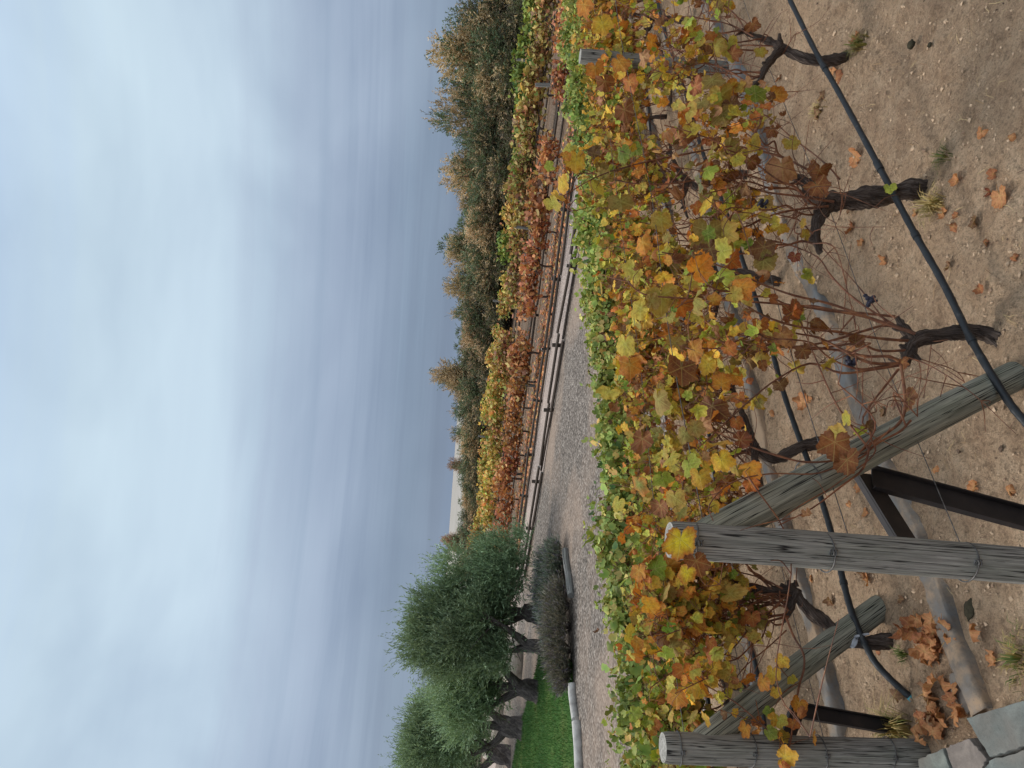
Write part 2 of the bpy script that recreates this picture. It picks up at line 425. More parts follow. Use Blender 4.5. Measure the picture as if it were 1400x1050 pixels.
M_BED = mat_gravel('bed_soil', [lin(94, 78, 64), lin(124, 104, 86), lin(148, 128, 110), lin(174, 156, 138)], 1.2, lin(112, 86, 64))
M_FIELD = mat_simple('dry_field', [(.3, lin(142, 134, 124)), (.7, lin(168, 160, 150))], .05, .95, .1, 0)

def mat_concrete():
    m = NT('concrete'); p = m.pos()
    a = m.noise(p, 5, 6, .65); b = m.noise(p, 60, 4, .7); c = m.noise(p, 3.6, 6, .65)
    col = m.ramp(a, [(.3, lin(98, 90, 82)), (.5, lin(122, 112, 102)), (.7, lin(142, 131, 119))])
    col = m.mix(m.maprange(c, .52, .62, 0, .65), col, lin(108, 114, 118))
    col = m.mix(m.maprange(c, .50, .40, 0, .9), col, lin(160, 134, 108))
    col = m.mix(m.maprange(b, .58, .7, 0, .6), col, lin(92, 86, 80))
    return m.done(m.bsdf(col, .92, .15, m.bump(m.math('ADD', a, m.math('MULTIPLY', b, .3)), .5, .012)))
M_CONC = mat_concrete()

def mat_stone(name, c1, c2, c3):
    m = NT(name); p = m.pos()
    a = m.noise(m.vmap(p, (1, 1, 6)), 7, 7, .7, .6); b = m.noise(p, 90, 4, .75); c = m.noise(p, 3, 3)
    col = m.ramp(a, [(.3, c1), (.5, c2), (.7, c3)])
    col = m.mix(m.maprange(c, .50, .66, 0, .5), col, lin(116, 104, 94))
    col = m.mix(m.maprange(b, .55, .7, 0, .7), col, m.mix(.5, col, lin(60, 64, 66)))
    return m.done(m.bsdf(col, .82, .3, m.bump(m.math('ADD', a, m.math('MULTIPLY', b, .35)), .7, .014)))
M_ST = [mat_stone('blue_stone', lin(78, 82, 78), lin(99, 103, 98), lin(126, 129, 122)),
        mat_stone('pink_stone', lin(94, 85, 79), lin(112, 102, 94), lin(136, 124, 114)),
        mat_stone('grey_stone', lin(76, 80, 75), lin(98, 102, 95), lin(122, 126, 117)),
        mat_stone('dark_stone', lin(78, 72, 66), lin(102, 94, 86), lin(126, 118, 108)),
        mat_stone('pale_boulder', lin(140, 126, 112), lin(178, 164, 148), lin(200, 188, 172))]

def mat_lawn():
    m = NT('lawn'); p = m.pos()
    a = m.noise(p, .8, 4); b = m.noise(p, 30, 4, .8)
    col = m.ramp(a, [(.3, lin(52, 84, 36)), (.55, lin(70, 102, 46)), (.75, lin(108, 116, 62))])
    col = m.mix(m.maprange(b, .4, .7, 0, .6), col, lin(34, 60, 22))
    return m.done(m.bsdf(col, .95, .1, m.bump(b, 1, .03)))
M_LAWN = mat_lawn()

# ------------------------------------------------------------------ ground
def axis(a0, a1, step, lo, hi, grow):
    mid = list(np.arange(a0, a1 + 1e-6, step)); r = [mid[-1]]; s = step
    while r[-1] < hi: s *= grow; r.append(r[-1] + s)
    l = [mid[0]]; s = step
    while l[-1] > lo: s *= grow; l.append(l[-1] - s)
    return np.array(l[:0:-1] + mid + r[1:])
xs = axis(-2.6, 4.6, .024, -2500, 2500, 1.14); ys = axis(1.7, 7.2, .024, -60, 3200, 1.14)
Xg, Yg = np.meshgrid(xs, ys, indexing='ij')
Sg = N1[0] * Xg + N1[1] * Yg
near = (1 - sstep(5.6, 6.4, Sg)) * (1 - sstep(9, 14, np.hypot(Xg, Yg)))
rel = .030 * NZ[0](Xg * 1.1 + 30, Yg * 1.1 + 30) + .014 * NZ[1](Xg * 4 + 9, Yg * 4 + 9) + .008 * NZ[2](Xg * 11, Yg * 11) + .0055 * NZ[3](Xg * 27, Yg * 27)
ra = NZ[4]((Xg * D1[0] + Yg * D1[1]) * 1.0 + 40, Sg * 14); rel += .006 * ra * NZ[5](Xg * .8 + 50, Yg * .8 + 50)
clod = NZ[6](Xg * 17 + 3, Yg * 17 + 3); rel += .018 * np.clip(clod - .35, 0, 1) * 2 + .007 * np.abs(NZ[7](Xg * 33, Yg * 33))
for c in (1.9, 3.2, 4.4, 5.6): rel += .02 * np.exp(-((Sg - c) / .22) ** 2)
Zg = gz(Xg, Yg) + rel * near
def soil_h(x, y):
    i = np.clip(np.searchsorted(xs, x), 1, len(xs) - 1); j = np.clip(np.searchsorted(ys, y), 1, len(ys) - 1)
    return Zg[i, j]
nx_, ny_ = len(xs), len(ys)
ii, jj = np.meshgrid(np.arange(nx_ - 1), np.arange(ny_ - 1), indexing='ij')
q = np.stack([ii * ny_ + jj, (ii + 1) * ny_ + jj, (ii + 1) * ny_ + jj + 1, ii * ny_ + jj + 1], -1).reshape(-1, 4)
g = G(); g.add(np.stack([Xg, Yg, Zg], -1).reshape(-1, 3), q)
tag(g.build('ground', M_SOIL), kind='structure')

def sheet(name, quad, mat, dz, nu=60, nv=60):
    A, B, C_, D_ = [np.array(p[:2], float) for p in quad]
    u, v = np.meshgrid(np.linspace(0, 1, nu), np.linspace(0, 1, nv), indexing='ij'); u = u[..., None]; v = v[..., None]
    P = (A * (1 - u) + B * u) * (1 - v) + (D_ * (1 - u) + C_ * u) * v
    z = gz(P[..., 0], P[..., 1]) + dz
    g = G(); i, j = np.meshgrid(np.arange(nu - 1), np.arange(nv - 1), indexing='ij')
    F = np.stack([i * nv + j, (i + 1) * nv + j, (i + 1) * nv + j + 1, i * nv + j + 1], -1).reshape(-1, 4)
    g.add(np.c_[P.reshape(-1, 2), z.reshape(-1)], F)
    return tag(g.build(name, mat), kind='structure')
sheet('gravel_road', [(6.9, 13.95), (-8, 1.6), (-45, 1.6), (-45, 49.9)], M_GRAVEL, .012, 120, 120)
sheet('path', [r2(15.45, -12), r2(15.45, 60), r2(17.75, 60), r2(17.75, -12)], M_DUST, .008, 40, 6)
sheet('bed_soil', [r2(17.76, -14), r2(17.76, 60), r2(33.5, 60), r2(33.5, -14)], M_BED, .010, 60, 10)
sheet('field', [(-2400, 75), (2400, 75), (2400, 3100), (-2400, 3100)], M_FIELD, .03, 4, 4)

# small stones and straw lying loose on the soil
P0 = []
def scatter(n, R, lo=.3, hi=6.0):
    c = R.uniform(lo, hi, n); t = R.uniform(-2.0, 8.5, n) * (0.45 + .55 * c / hi)
    p = N1[None] * c[:, None] + D1[None] * t[:, None]
    return p
R = np.random.default_rng(5)
g = G(); p = scatter(26000, R); sz = np.clip(R.lognormal(-5.45, .5, len(p)), .0022, .013)
oct_ = np.array([(1, 0, 0), (-1, 0, 0), (0, 1, 0), (0, -1, 0), (0, 0, 1), (0, 0, -1)], float)
OF = np.array([(0, 2, 4), (2, 1, 4), (1, 3, 4), (3, 0, 4), (2, 0, 5), (1, 2, 5), (3, 1, 5), (0, 3, 5)])
n = len(p); V = oct_[None] * sz[:, None, None] * R.uniform(.55, 1.2, (n, 6, 1)) * np.array([1, 1, .7]) + R.normal(0, .15, (n, 6, 3)) * sz[:, None, None]
V += np.c_[p[:, :2], soil_h(p[:, 0], p[:, 1]) + sz * .35][:, None, :]
pc = np.array([lin(194, 166, 137), lin(172, 146, 120), lin(146, 121, 99), lin(206, 186, 160), lin(104, 86, 72)])[R.choice(5, n, p=[.50, .34, .13, .0, .03])]
g.add(V.reshape(-1, 3), (OF[None] + (np.arange(n) * 6)[:, None, None]).reshape(-1, 3), np.repeat(pc, 6, 0))
m_ = NT('loose_stone'); M_PEB = m_.done(m_.bsdf(m_.attr('Col').outputs['Color'], .95, .1))
tag(g.build('pebbles', M_PEB, smooth=False), 'loose crumbs of soil and small stones strewn over the vineyard soil', 'pebbles', kind='stuff')
g = G(); p = scatter(4200, R); n = len(p)
a = R.uniform(0, 6.28, n); L = R.uniform(.008, .034, n); d = np.c_[np.cos(a), np.sin(a), R.normal(0, .18, n)] * L[:, None]; w = np.c_[-np.sin(a), np.cos(a), np.zeros(n)] * R.uniform(.0006, .0013, n)[:, None]
b = np.c_[p[:, :2], soil_h(p[:, 0], p[:, 1]) + .006]; up = np.array([0, 0, .002])
bend = np.c_[R.normal(0, .006, (n, 2)), np.abs(R.normal(.003, .004, n))]
V = np.stack([b - d - w, b - d + w, b + bend + w, b + bend - w, b + d + w, b + d - w], 1)
sc_col = np.array([lin(190, 164, 120), lin(160, 130, 92), lin(128, 98, 70), lin(96, 70, 54)])[R.choice(4, n)]
F = np.array([(0, 1, 2, 3), (3, 2, 4, 5)])
g.add(V.reshape(-1, 3), (F[None] + (np.arange(n) * 6)[:, None, None]).reshape(-1, 4), np.repeat(sc_col, 6, 0))
tag(g.build('straw_litter', M_STRAW), 'thin bits of dry straw and twig strewn over the vineyard soil', 'litter', kind='stuff')

# ------------------------------------------------------------------ posts, braces, brackets of the near rows
C1, C2, C3, C4 = 1.90, 3.19, 4.40, 5.60
def log(g, a, b, r, sides=40, n=40, grooves=((.6, .05, .05), (2.4, .04, .04), (4.1, .05, .05)), rough=.016, seed=1, bend=.0, taper=1.0):
    a = np.array(a, float); b = np.array(b, float); t = np.linspace(0, 1, n)[:, None]
    P = a * (1 - t) + b * t + np.array([bend, bend * .6, 0]) * np.sin(t * pi)
    rr = r * (1 + (taper - 1) * t[:, 0])
    e = np.minimum(t[:, 0], 1 - t[:, 0]) * np.linalg.norm(b - a)
    rr = rr * (1 - .07 * np.exp(-e / .008))
    tube(g, P, rr, sides, rough=rough, seed=seed, grooves=grooves, capmi=1)
def ring_wire(parent, p, axis_, r, rw=.0022, knot=True, seed=0):
    ax = axis_ / np.linalg.norm(axis_); u = np.cross(ax, [1, .3, 0]); u /= np.linalg.norm(u); v = np.cross(ax, u)
    th = np.linspace(0, 2 * pi, 41); P = p + (r + rw) * (np.cos(th)[:, None] * u + np.sin(th)[:, None] * v) + ax * (.006 * np.sin(th + seed))[:, None]
    g = G(); tube(g, P, rw, 6, cap=False)
    if knot:
        kd = -N1 * .75 - D1 * .4; kd /= np.linalg.norm(kd); k0 = p + kd * (r + .004)
        th = np.linspace(0, 5 * pi, 40)
        tube(g, k0 + np.c_[np.cos(th), np.sin(th), np.linspace(-1.3, 1.3, 40)] * .007, rw, 5)
    return g.build('wire_tie', M_WIRE, parent)

pt = onplane(915, 738, N1, C1); pb = onplane(1400, 775, N1, C1)
dv = (pb - pt) / (pb - pt)[2]; base = pt + dv * (-.12 - pt[2])
post1 = empty('vineyard_post', base, 'thick grey end post with a pale split top and a yellow leaf on it', 'post')
g = G(); log(g, base, pt, .053, 120, 90, seed=2, bend=.004, grooves=((.6, .05, .05), (3.35, .018, .10), (3.95, .03, .05), (4.5, .016, .09), (5.1, .03, .06), (2.4, .04, .04))); g.build('post_shaft', [M_POST, M_END], post1)
for X in (948, 1127, 1320):
    q_ = onplane(X, 740 + (X - 915) / 485 * 34, N1, C1); ring_wire(post1, q_, pt - base, .0535, seed=X)
P1_TOP, P1_BASE = pt, base

pt2 = onplane(906, 1022, N1, C2); pb2 = onplane(1255, 1031, N1, C2)
dv = (pb2 - pt2) / (pb2 - pt2)[2]; base2 = pt2 + dv * (-.1 - pt2[2])
post2 = empty('vineyard_post', base2, 'grey round end post with a flat sawn top standing beside the flagstones', 'post')
g = G(); log(g, base2, pt2, .060, 120, 70, seed=3, bend=-.003, grooves=((1.1, .05, .04), (3.2, .018, .09), (3.9, .03, .05), (4.6, .02, .08), (5.2, .04, .04))); g.build('post_shaft', [M_POST, M_END], post2)
for X in (928, 1025, 1122, 1213): ring_wire(post2, onplane(X, 1022.5 + (X - 906) * .026, N1, C2), pt2 - base2, .0605, seed=X)

def brace(top, bot, r, label, seed):
    e = empty('brace_post', bot, label, 'brace')
    g = G(); log(g, bot, top, r, 44, 50, seed=seed, grooves=((1.1, .05, .04), (3.0, .04, .06), (4.6, .04, .04)), bend=.006); g.build('brace_shaft', [M_BRACE, M_END], e)
    return e
b1t = onplane(962, 737, N1, C1 + .012); b1b = onplane(1400, 508, N1, C1 + .01)
b1b = b1b + (b1b - b1t) * .06
br1 = brace(b1t, b1b, .053, 'greenish grey log brace sloping down from the nearer end post', 4)
b2t = onplane(956, 1019, N1, C2 + .012); b2b = onplane(1203, 826, N1, C2 + .01)
br2 = brace(b2t, b2b + np.array([0, 0, -.02]), .056, 'grey log brace sloping to the soil from the end post by the flagstones', 5)
ring_wire(br1, onplane(1105, 655, N1, C1 + .01), b1t - b1b, .054, knot=False)
ring_wire(br2, onplane(1050, 943, N1, C2 + .01), b2t - b2b, .057, knot=False)

def flatbar(g, a, b, w, t, wd):
    """a flat channel bar from a to b, width along wd, lips on both long edges"""
    a = np.array(a); b = np.array(b); ax = (b - a) / np.linalg.norm(b - a)
    wd = wd - ax * (wd @ ax); wd /= np.linalg.norm(wd); nd = np.cross(ax, wd)
    def bx(o, ww, tt):
        V = [p + wd * (i * ww / 2 + o[0]) + nd * (k * tt / 2 + o[1]) for p in (a, b) for i in (-1, 1) for k in (-1, 1)]
        g.add(V, np.array([(0, 1, 3, 2), (4, 6, 7, 5), (0, 4, 5, 1), (2, 3, 7, 6), (0, 2, 6, 4), (1, 5, 7, 3)]))
    bx((0, 0), w, t)
    for s in (-1, 1): bx((s * (w / 2 - t / 2 + .001), t * 2.0), t, t * 3)
def bracket(corner, foot, armend, w, label):
    e = empty('steel_bracket', foot, label, 'bracket')
    g = G(); flatbar(g, corner, foot, w, .006, D1 * 1.0); o = g.build('upright_bar', M_STEEL, e, smooth=False)
    g = G(); flatbar(g, corner + (corner - armend) * .12 + N1 * .012, armend, w * .95, .006, np.array([0, 0, 1.]) - N1 * .3); o = g.build('arm', M_STEEL, e, smooth=False)
    return e
cb = C1 + .10
bracket(onplane(1192, 655, N1, cb), onplane(1420, 716, N1, cb), onplane(1240, 738, N1, cb), .085, 'dark steel bracket with an upright bar and arm behind the nearer end post')
cb = C2 + .09
bracket(onplane(1092, 972, N1, cb), onplane(1226, 998, N1, cb) + np.array([0, 0, -.05]), onplane(1078, 1006, N1, cb), .062, 'dark steel bracket rising from a dry grass tuft by the flagstone end post')

# mid post at right in the second row, more in the rows beyond
def plain_post(top, r, label, lean=(0, 0), zb=None, mat=None, group=None):
    zb = gz(top[0], top[1]) if zb is None else zb
    b = np.array([top[0] + lean[0], top[1] + lean[1], zb - .05])
    e = empty('vineyard_post', b, label, 'post', group)
    g = G(); log(g, b, top, r, 24, 20, seed=int(abs(top[0]) * 10) % 7); g.build('post_shaft', [mat or M_POST, M_END], e)
    return e
plain_post(onplane(793, 77, N1, C2 - .22), .06, 'thick grey post standing among orange leaves in the second vine row', (.03, .03))

# wires along the rows
def wire(pts, label, r=.0016):
    g = G(); tube(g, catmull(pts, 8), r, 5); tag(g.build('trellis_wire', M_WIRE), label, 'wire', 'trellis wires of the vine rows')
for z, nm in ((1.27, 'top'), (.84, 'middle'), (.50, 'low')):
    f = (z - P1_BASE[2]) / (P1_TOP[2] - P1_BASE[2]); a = P1_BASE + (P1_TOP - P1_BASE) * f
    wire([a + D1 * (t - 0) + np.array([0, 0, .012 * sin(t * 2.7)]) for t in (0, .8, 1.6, 2.4, 3.2, 4.2, 5.5)], {'top': 'thin top wire strung along the nearest vine row from the post head', 'middle': 'thin middle wire along the nearest vine row, crossing its sloping brace', 'low': 'thin lowest wire along the nearest vine row above its black hose'}[nm])
for z, nm in ((1.0, 'top'), (.72, 'middle'), (.42, 'low')):
    a = base2 + (pt2 - base2) * ((z + .1) / (pt2[2] + .1))
    wire([a + D1 * t + np.array([0, 0, .012 * sin(t * 2.1)]) for t in (0, 1, 2, 3, 4.4, 6, 8)], {'top': 'thin top wire along the second vine row from the flagstone end post', 'middle': 'thin middle wire along the second vine row, over its sloping brace', 'low': 'thin lowest wire along the second vine row, above its dark hose'}[nm])

# ------------------------------------------------------------------ drip hoses and kerbs
def hose(pts, r, label, collars=(), tape=None):
    P = catmull(pts, 10)
    e = empty('drip_hose', P[len(P) // 2], label, 'hose')
    g = G(); k = np.arange(len(P)); tube(g, P, r * (1 + .05 * np.sin(k * 1.7)), 12); g.build('pipe', M_HOSE, e)
    for f in collars:
        i = int(f * (len(P) - 2)); g = G(); tube(g, P[i:i + 2] if i + 2 <= len(P) else P[-2:], r * 1.22, 12); g.build('collar', M_HOSE, e)
    if tape is not None:
        i = int(tape * (len(P) - 2)); d = (P[i + 1] - P[i]); d /= np.linalg.norm(d); g = G(); tube(g, [P[i], P[i] + d * .016], r * 1.08, 12); g.build('tape_mark', M_TEAL, e)
h1 = [onplane(X, Y, N1, C1 - .05) for X, Y in ((1425, 602), (1400, 575), (1375, 543), (1330, 468), (1290, 388), (1250, 318), (1210, 243), (1150, 132), (1116, 72), (1082, 4), (1058, -46))]
hose(h1, .0135, 'thick black drip hose running past the trunks of the nearest row', (.31, .50, .62, .77), None)
h2 = [onplane(X, Y, N1, C2 - .04) for X, Y in ((1268, 972), (1234, 944), (1200, 910), (1183, 881), (1166, 841), (1154, 799), (1140, 740), (1123, 683), (1103, 626), (1086, 580), (1069, 529), (1049, 456), (1020, 370), (985, 268), (960, 206), (934, 117), (911, 49), (896, -10))]
hose(h2, .0145, 'black drip hose with a teal mark, ending among fallen leaves by the flagstones', (.18, .30), .04)
hose([r1(C3, t, .2 + .03 * sin(t * 3)) for t in np.arange(0, 10, .8)], .013, 'black drip hose along the third vine row, mostly behind leaves')
hose([r1(C4, t, .2 + .03 * sin(t * 2.6)) for t in np.arange(0, 13, .9)], .013, 'black drip hose under the green vine row by the gravel road')

def kerb(pts, w, h, label):
    P = catmull(pts, 14); n = len(P)
    T = np.gradient(P, axis=0); T[:, 2] = 0; T /= np.linalg.norm(T, axis=1)[:, None]; S = np.c_[-T[:, 1], T[:, 0], np.zeros(n)]
    prof = [(-.60, -.06), (-.5, .50), (-.46, .88), (-.30, .99), (0, 1.0), (.30, .99), (.46, .86), (.5, .45), (.60, -.06)]
    k = len(prof); L = np.r_[0, np.cumsum(np.linalg.norm(np.diff(P, axis=0), axis=1))]
    V = np.zeros((n, k, 3))
    for j, (u, v) in enumerate(prof):
        jit = NZ[j % 8](L * 9 + j * 5, L * 0 + j)
        V[:, j] = P + S * (w * u * (1 + .16 * jit))[:, None] + np.array([0, 0, 1.]) * (v * h - (.06 if v < 0 else 0) + .010 * jit + .006 * NZ[7](L * 31 + j, L * 0))[:, None]
    i, j = np.meshgrid(np.arange(n - 1), np.arange(k - 1), indexing='ij')
    F = np.stack([i * k + j, i * k + j + 1, (i + 1) * k + j + 1, (i + 1) * k + j], -1).reshape(-1, 4)
    g = G(); g.add(V.reshape(-1, 3), [F, np.array([list(range(k))]), np.array([list(range((n - 1) * k, n * k))[::-1]])])
    return tag(g.build('concrete_kerb', M_CONC), label, 'kerb')
kp = [at(X, Y, .02) for X, Y in ((1345, 975), (1310, 890), (1276, 793), (1246, 723), (1214, 648), (1177, 566), (1140, 462), (1111, 393), (1080, 330), (1050, 240), (1017, 120), (983, 51), (950, -30))]
kerb(kp, .098, .024, 'low grey stained concrete kerb between the first and second vine rows')
kerb([at(1153, 1030, -.01), at(1143, 965, -.01), at(1114, 856, -.01), at(1085, 760, -.01)] + [at(1085, 760, -.01) + D1 * t for t in (1, 2, 3, 4.5, 6, 8)], .10, .04, 'low pale concrete kerb between the second and third vine rows')
q0 = at(1017, 773, -.12); kerb([q0 + D1 * t + np.array([0, 0, gz(*(q0 + D1 * t)[:2]) + .01 - q0[2]]) for t in (-1.3, -.6, 0, 1, 2, 3, 4.5, 6, 9)], .10, .045, 'low pale concrete kerb beyond the third vine row')

# ------------------------------------------------------------------ flagstones at the corner
def slab(name, corners, h0, h1, mat, label, seed, cat='stone'):
    R = np.random.default_rng(seed); Q = np.array([at(X, Y, h1) for X, Y in corners]); out = []
    m = len(Q)
    for i in range(m):
        for t in np.linspace(0, 1, 9, endpoint=False):
            out.append(Q[i] * (1 - t) + Q[(i + 1) % m] * t + np.r_[R.normal(0, .0018, 2), 0])
    out = np.array(out); c = out.mean(0); k = len(out)
    rings = []
    for f, z in ((1.0, h0), (1.012, (h0 + h1) * .5), (1.003, h1 - .014), (.992, h1 - .004), (.972, h1)):
        r = c + (out - c) * f; r[:, 2] = z
        if z == (h0 + h1) * .5: r[:, :2] += R.normal(0, .006, (k, 2))
        rings.append(r)
    V = np.vstack(rings); n = len(rings); idx = np.arange(k); nx = (idx + 1) % k
    F = np.vstack([np.c_[i * k + idx, i * k + nx, (i + 1) * k + nx, (i + 1) * k + idx] for i in range(n - 1)])
    g = G(); g.add(V, [F, (np.arange(k) + (n - 1) * k)[None]])
    return tag(g.build(name, mat, smooth=False), label, cat)
slab('flagstone', [(1320, 982), (1398, 957), (1440, 950), (1440, 1010), (1400, 1020), (1352, 1036)], -.05, .13, M_ST[0], 'blue grey flagstone with a rough top, at the corner of the paving', 1)
slab('flagstone', [(1292, 1022), (1324, 1009), (1349, 1037), (1338, 1062), (1312, 1080)], -.05, .125, M_ST[1], 'pinkish flagstone between the grey one and the blue one', 2)
slab('flagstone', [(1254, 1038), (1289, 1023), (1309, 1082), (1262, 1082)], -.05, .12, M_ST[2], 'pale grey flagstone with a rounded corner, touching the end post', 3)
slab('flagstone', [(1352, 1039), (1440, 1014), (1440, 1110), (1315, 1110), (1341, 1063)], -.05, .122, M_ST[0], 'blue grey flagstone cut by the picture edge, below the pink one', 4)
slab('stone', [(1297, 921), (1318, 916), (1334, 965), (1322, 976), (1300, 950)], -.04, .03, M_ST[3], 'dark weathered stone lying against the end of the kerb', 5)

def rock(p, s, mat, label, seed, name='boulder', cat='boulder', group=None, flat=.7):
    R = np.random.default_rng(seed); nu, nv = 14, 9
    th = np.arange(nu) / nu * 2 * pi; ph = np.linspace(-.5, .5, nv) * pi
    V = np.array([[cos(b) * cos(a), cos(b) * sin(a), sin(b)] for b in ph for a in th])
    d = 1 + .22 * NZ[seed % 8](V[:, 0] * 2 + V[:, 2] * 1.4 + 9, V[:, 1] * 2 + 7) + .12 * NZ[(seed + 1) % 8](V[:, 0] * 5 + 9, V[:, 1] * 5 + V[:, 2] * 4 + 7)
    V = V * d[:, None] * np.array([s, s * R.uniform(.7, 1), s * flat]) + p
    i, j = np.meshgrid(np.arange(nv - 1), np.arange(nu), indexing='ij')
    F = np.stack([i * nu + j, i * nu + (j + 1) % nu, (i + 1) * nu + (j + 1) % nu, (i + 1) * nu + j], -1).reshape(-1, 4)
    g = G(); g.add(V, F); return tag(g.build(name, mat), label, cat, group)
rock(at(1246, 61, .012), .022, M_CLOD, 'larger of two dark clods lying on bare soil', 1, 'clod', 'clod')
rock(at(1271, 61, .008), .013, M_CLOD, 'smaller of two dark clods lying on bare soil', 2, 'clod', 'clod')
rock(at(1326, 833, .01), .04, M_CLOD, 'dark crumbly clod on the soil beside the concrete kerb', 3, 'clod', 'clod', flat=.4)

# ------------------------------------------------------------------ near vines
TOP = {C1: 1.34, C2: 1.12, C3: .92, C4: .90}
MIX1 = dict(yellowgreen=19, olive=11, oliveyellow=15, amber=15, orange=10, rust=10, brown=8, tan=8, darkrust=3, lime=10, yellow=13, green=5)
MIX2 = dict(amber=22, yellow=20, orange=7, yellowgreen=18, oliveyellow=12, olive=7, green=8, brown=4, rust=3, tan=3, lime=7)
MIX3 = dict(yellowgreen=22, green=18, brightgreen=14, oliveyellow=14, amber=10, olive=8, lime=14, brown=3, orange=3)
MIX4 = dict(brightgreen=42, green=22, deepgreen=3, lime=18, yellowgreen=11, yellow=3, brown=2)

def cane_path(R, start, top, spread, n=9):
    """a shoot that rises from the arm, leans and nods at its end"""
    d = D1 * R.normal(0, spread) + N1 * R.normal(0, .16)
    hgt = max(top - start[2], .12); P = [start]; k = R.uniform(.7, 1.6)
    wob = R.normal(0, .03, (n, 3))
    for i in range(1, n + 1):
        t = i / n
        P.append(start + d * t ** k + np.array([0, 0, hgt * (t - .16 * t ** 3 * max(0, R.normal(.6, .5)))]) + wob[:i].sum(0) * .6)
    return np.array(P)

def grape_bunch(parent, p, R):
    g = G()
    for _ in range(18):
        c = p + np.clip(np.array([R.normal(0, .010), R.normal(0, .010), -abs(R.normal(0, .02))]), -.04, .04); r = R.uniform(.005, .009)
        th = np.arange(8) / 8 * 2 * pi; V = np.array([[cos(b) * cos(a), cos(b) * sin(a), sin(b)] for b in np.linspace(-.5, .5, 6) * pi for a in th]) * r + c
        i, j = np.meshgrid(np.arange(5), np.arange(8), indexing='ij')
        g.add(V, np.stack([i * 8 + j, i * 8 + (j + 1) % 8, (i + 1) * 8 + (j + 1) % 8, (i + 1) * 8 + j], -1).reshape(-1, 4))
    g.build('grape_bunch', M_GRAPE, parent)

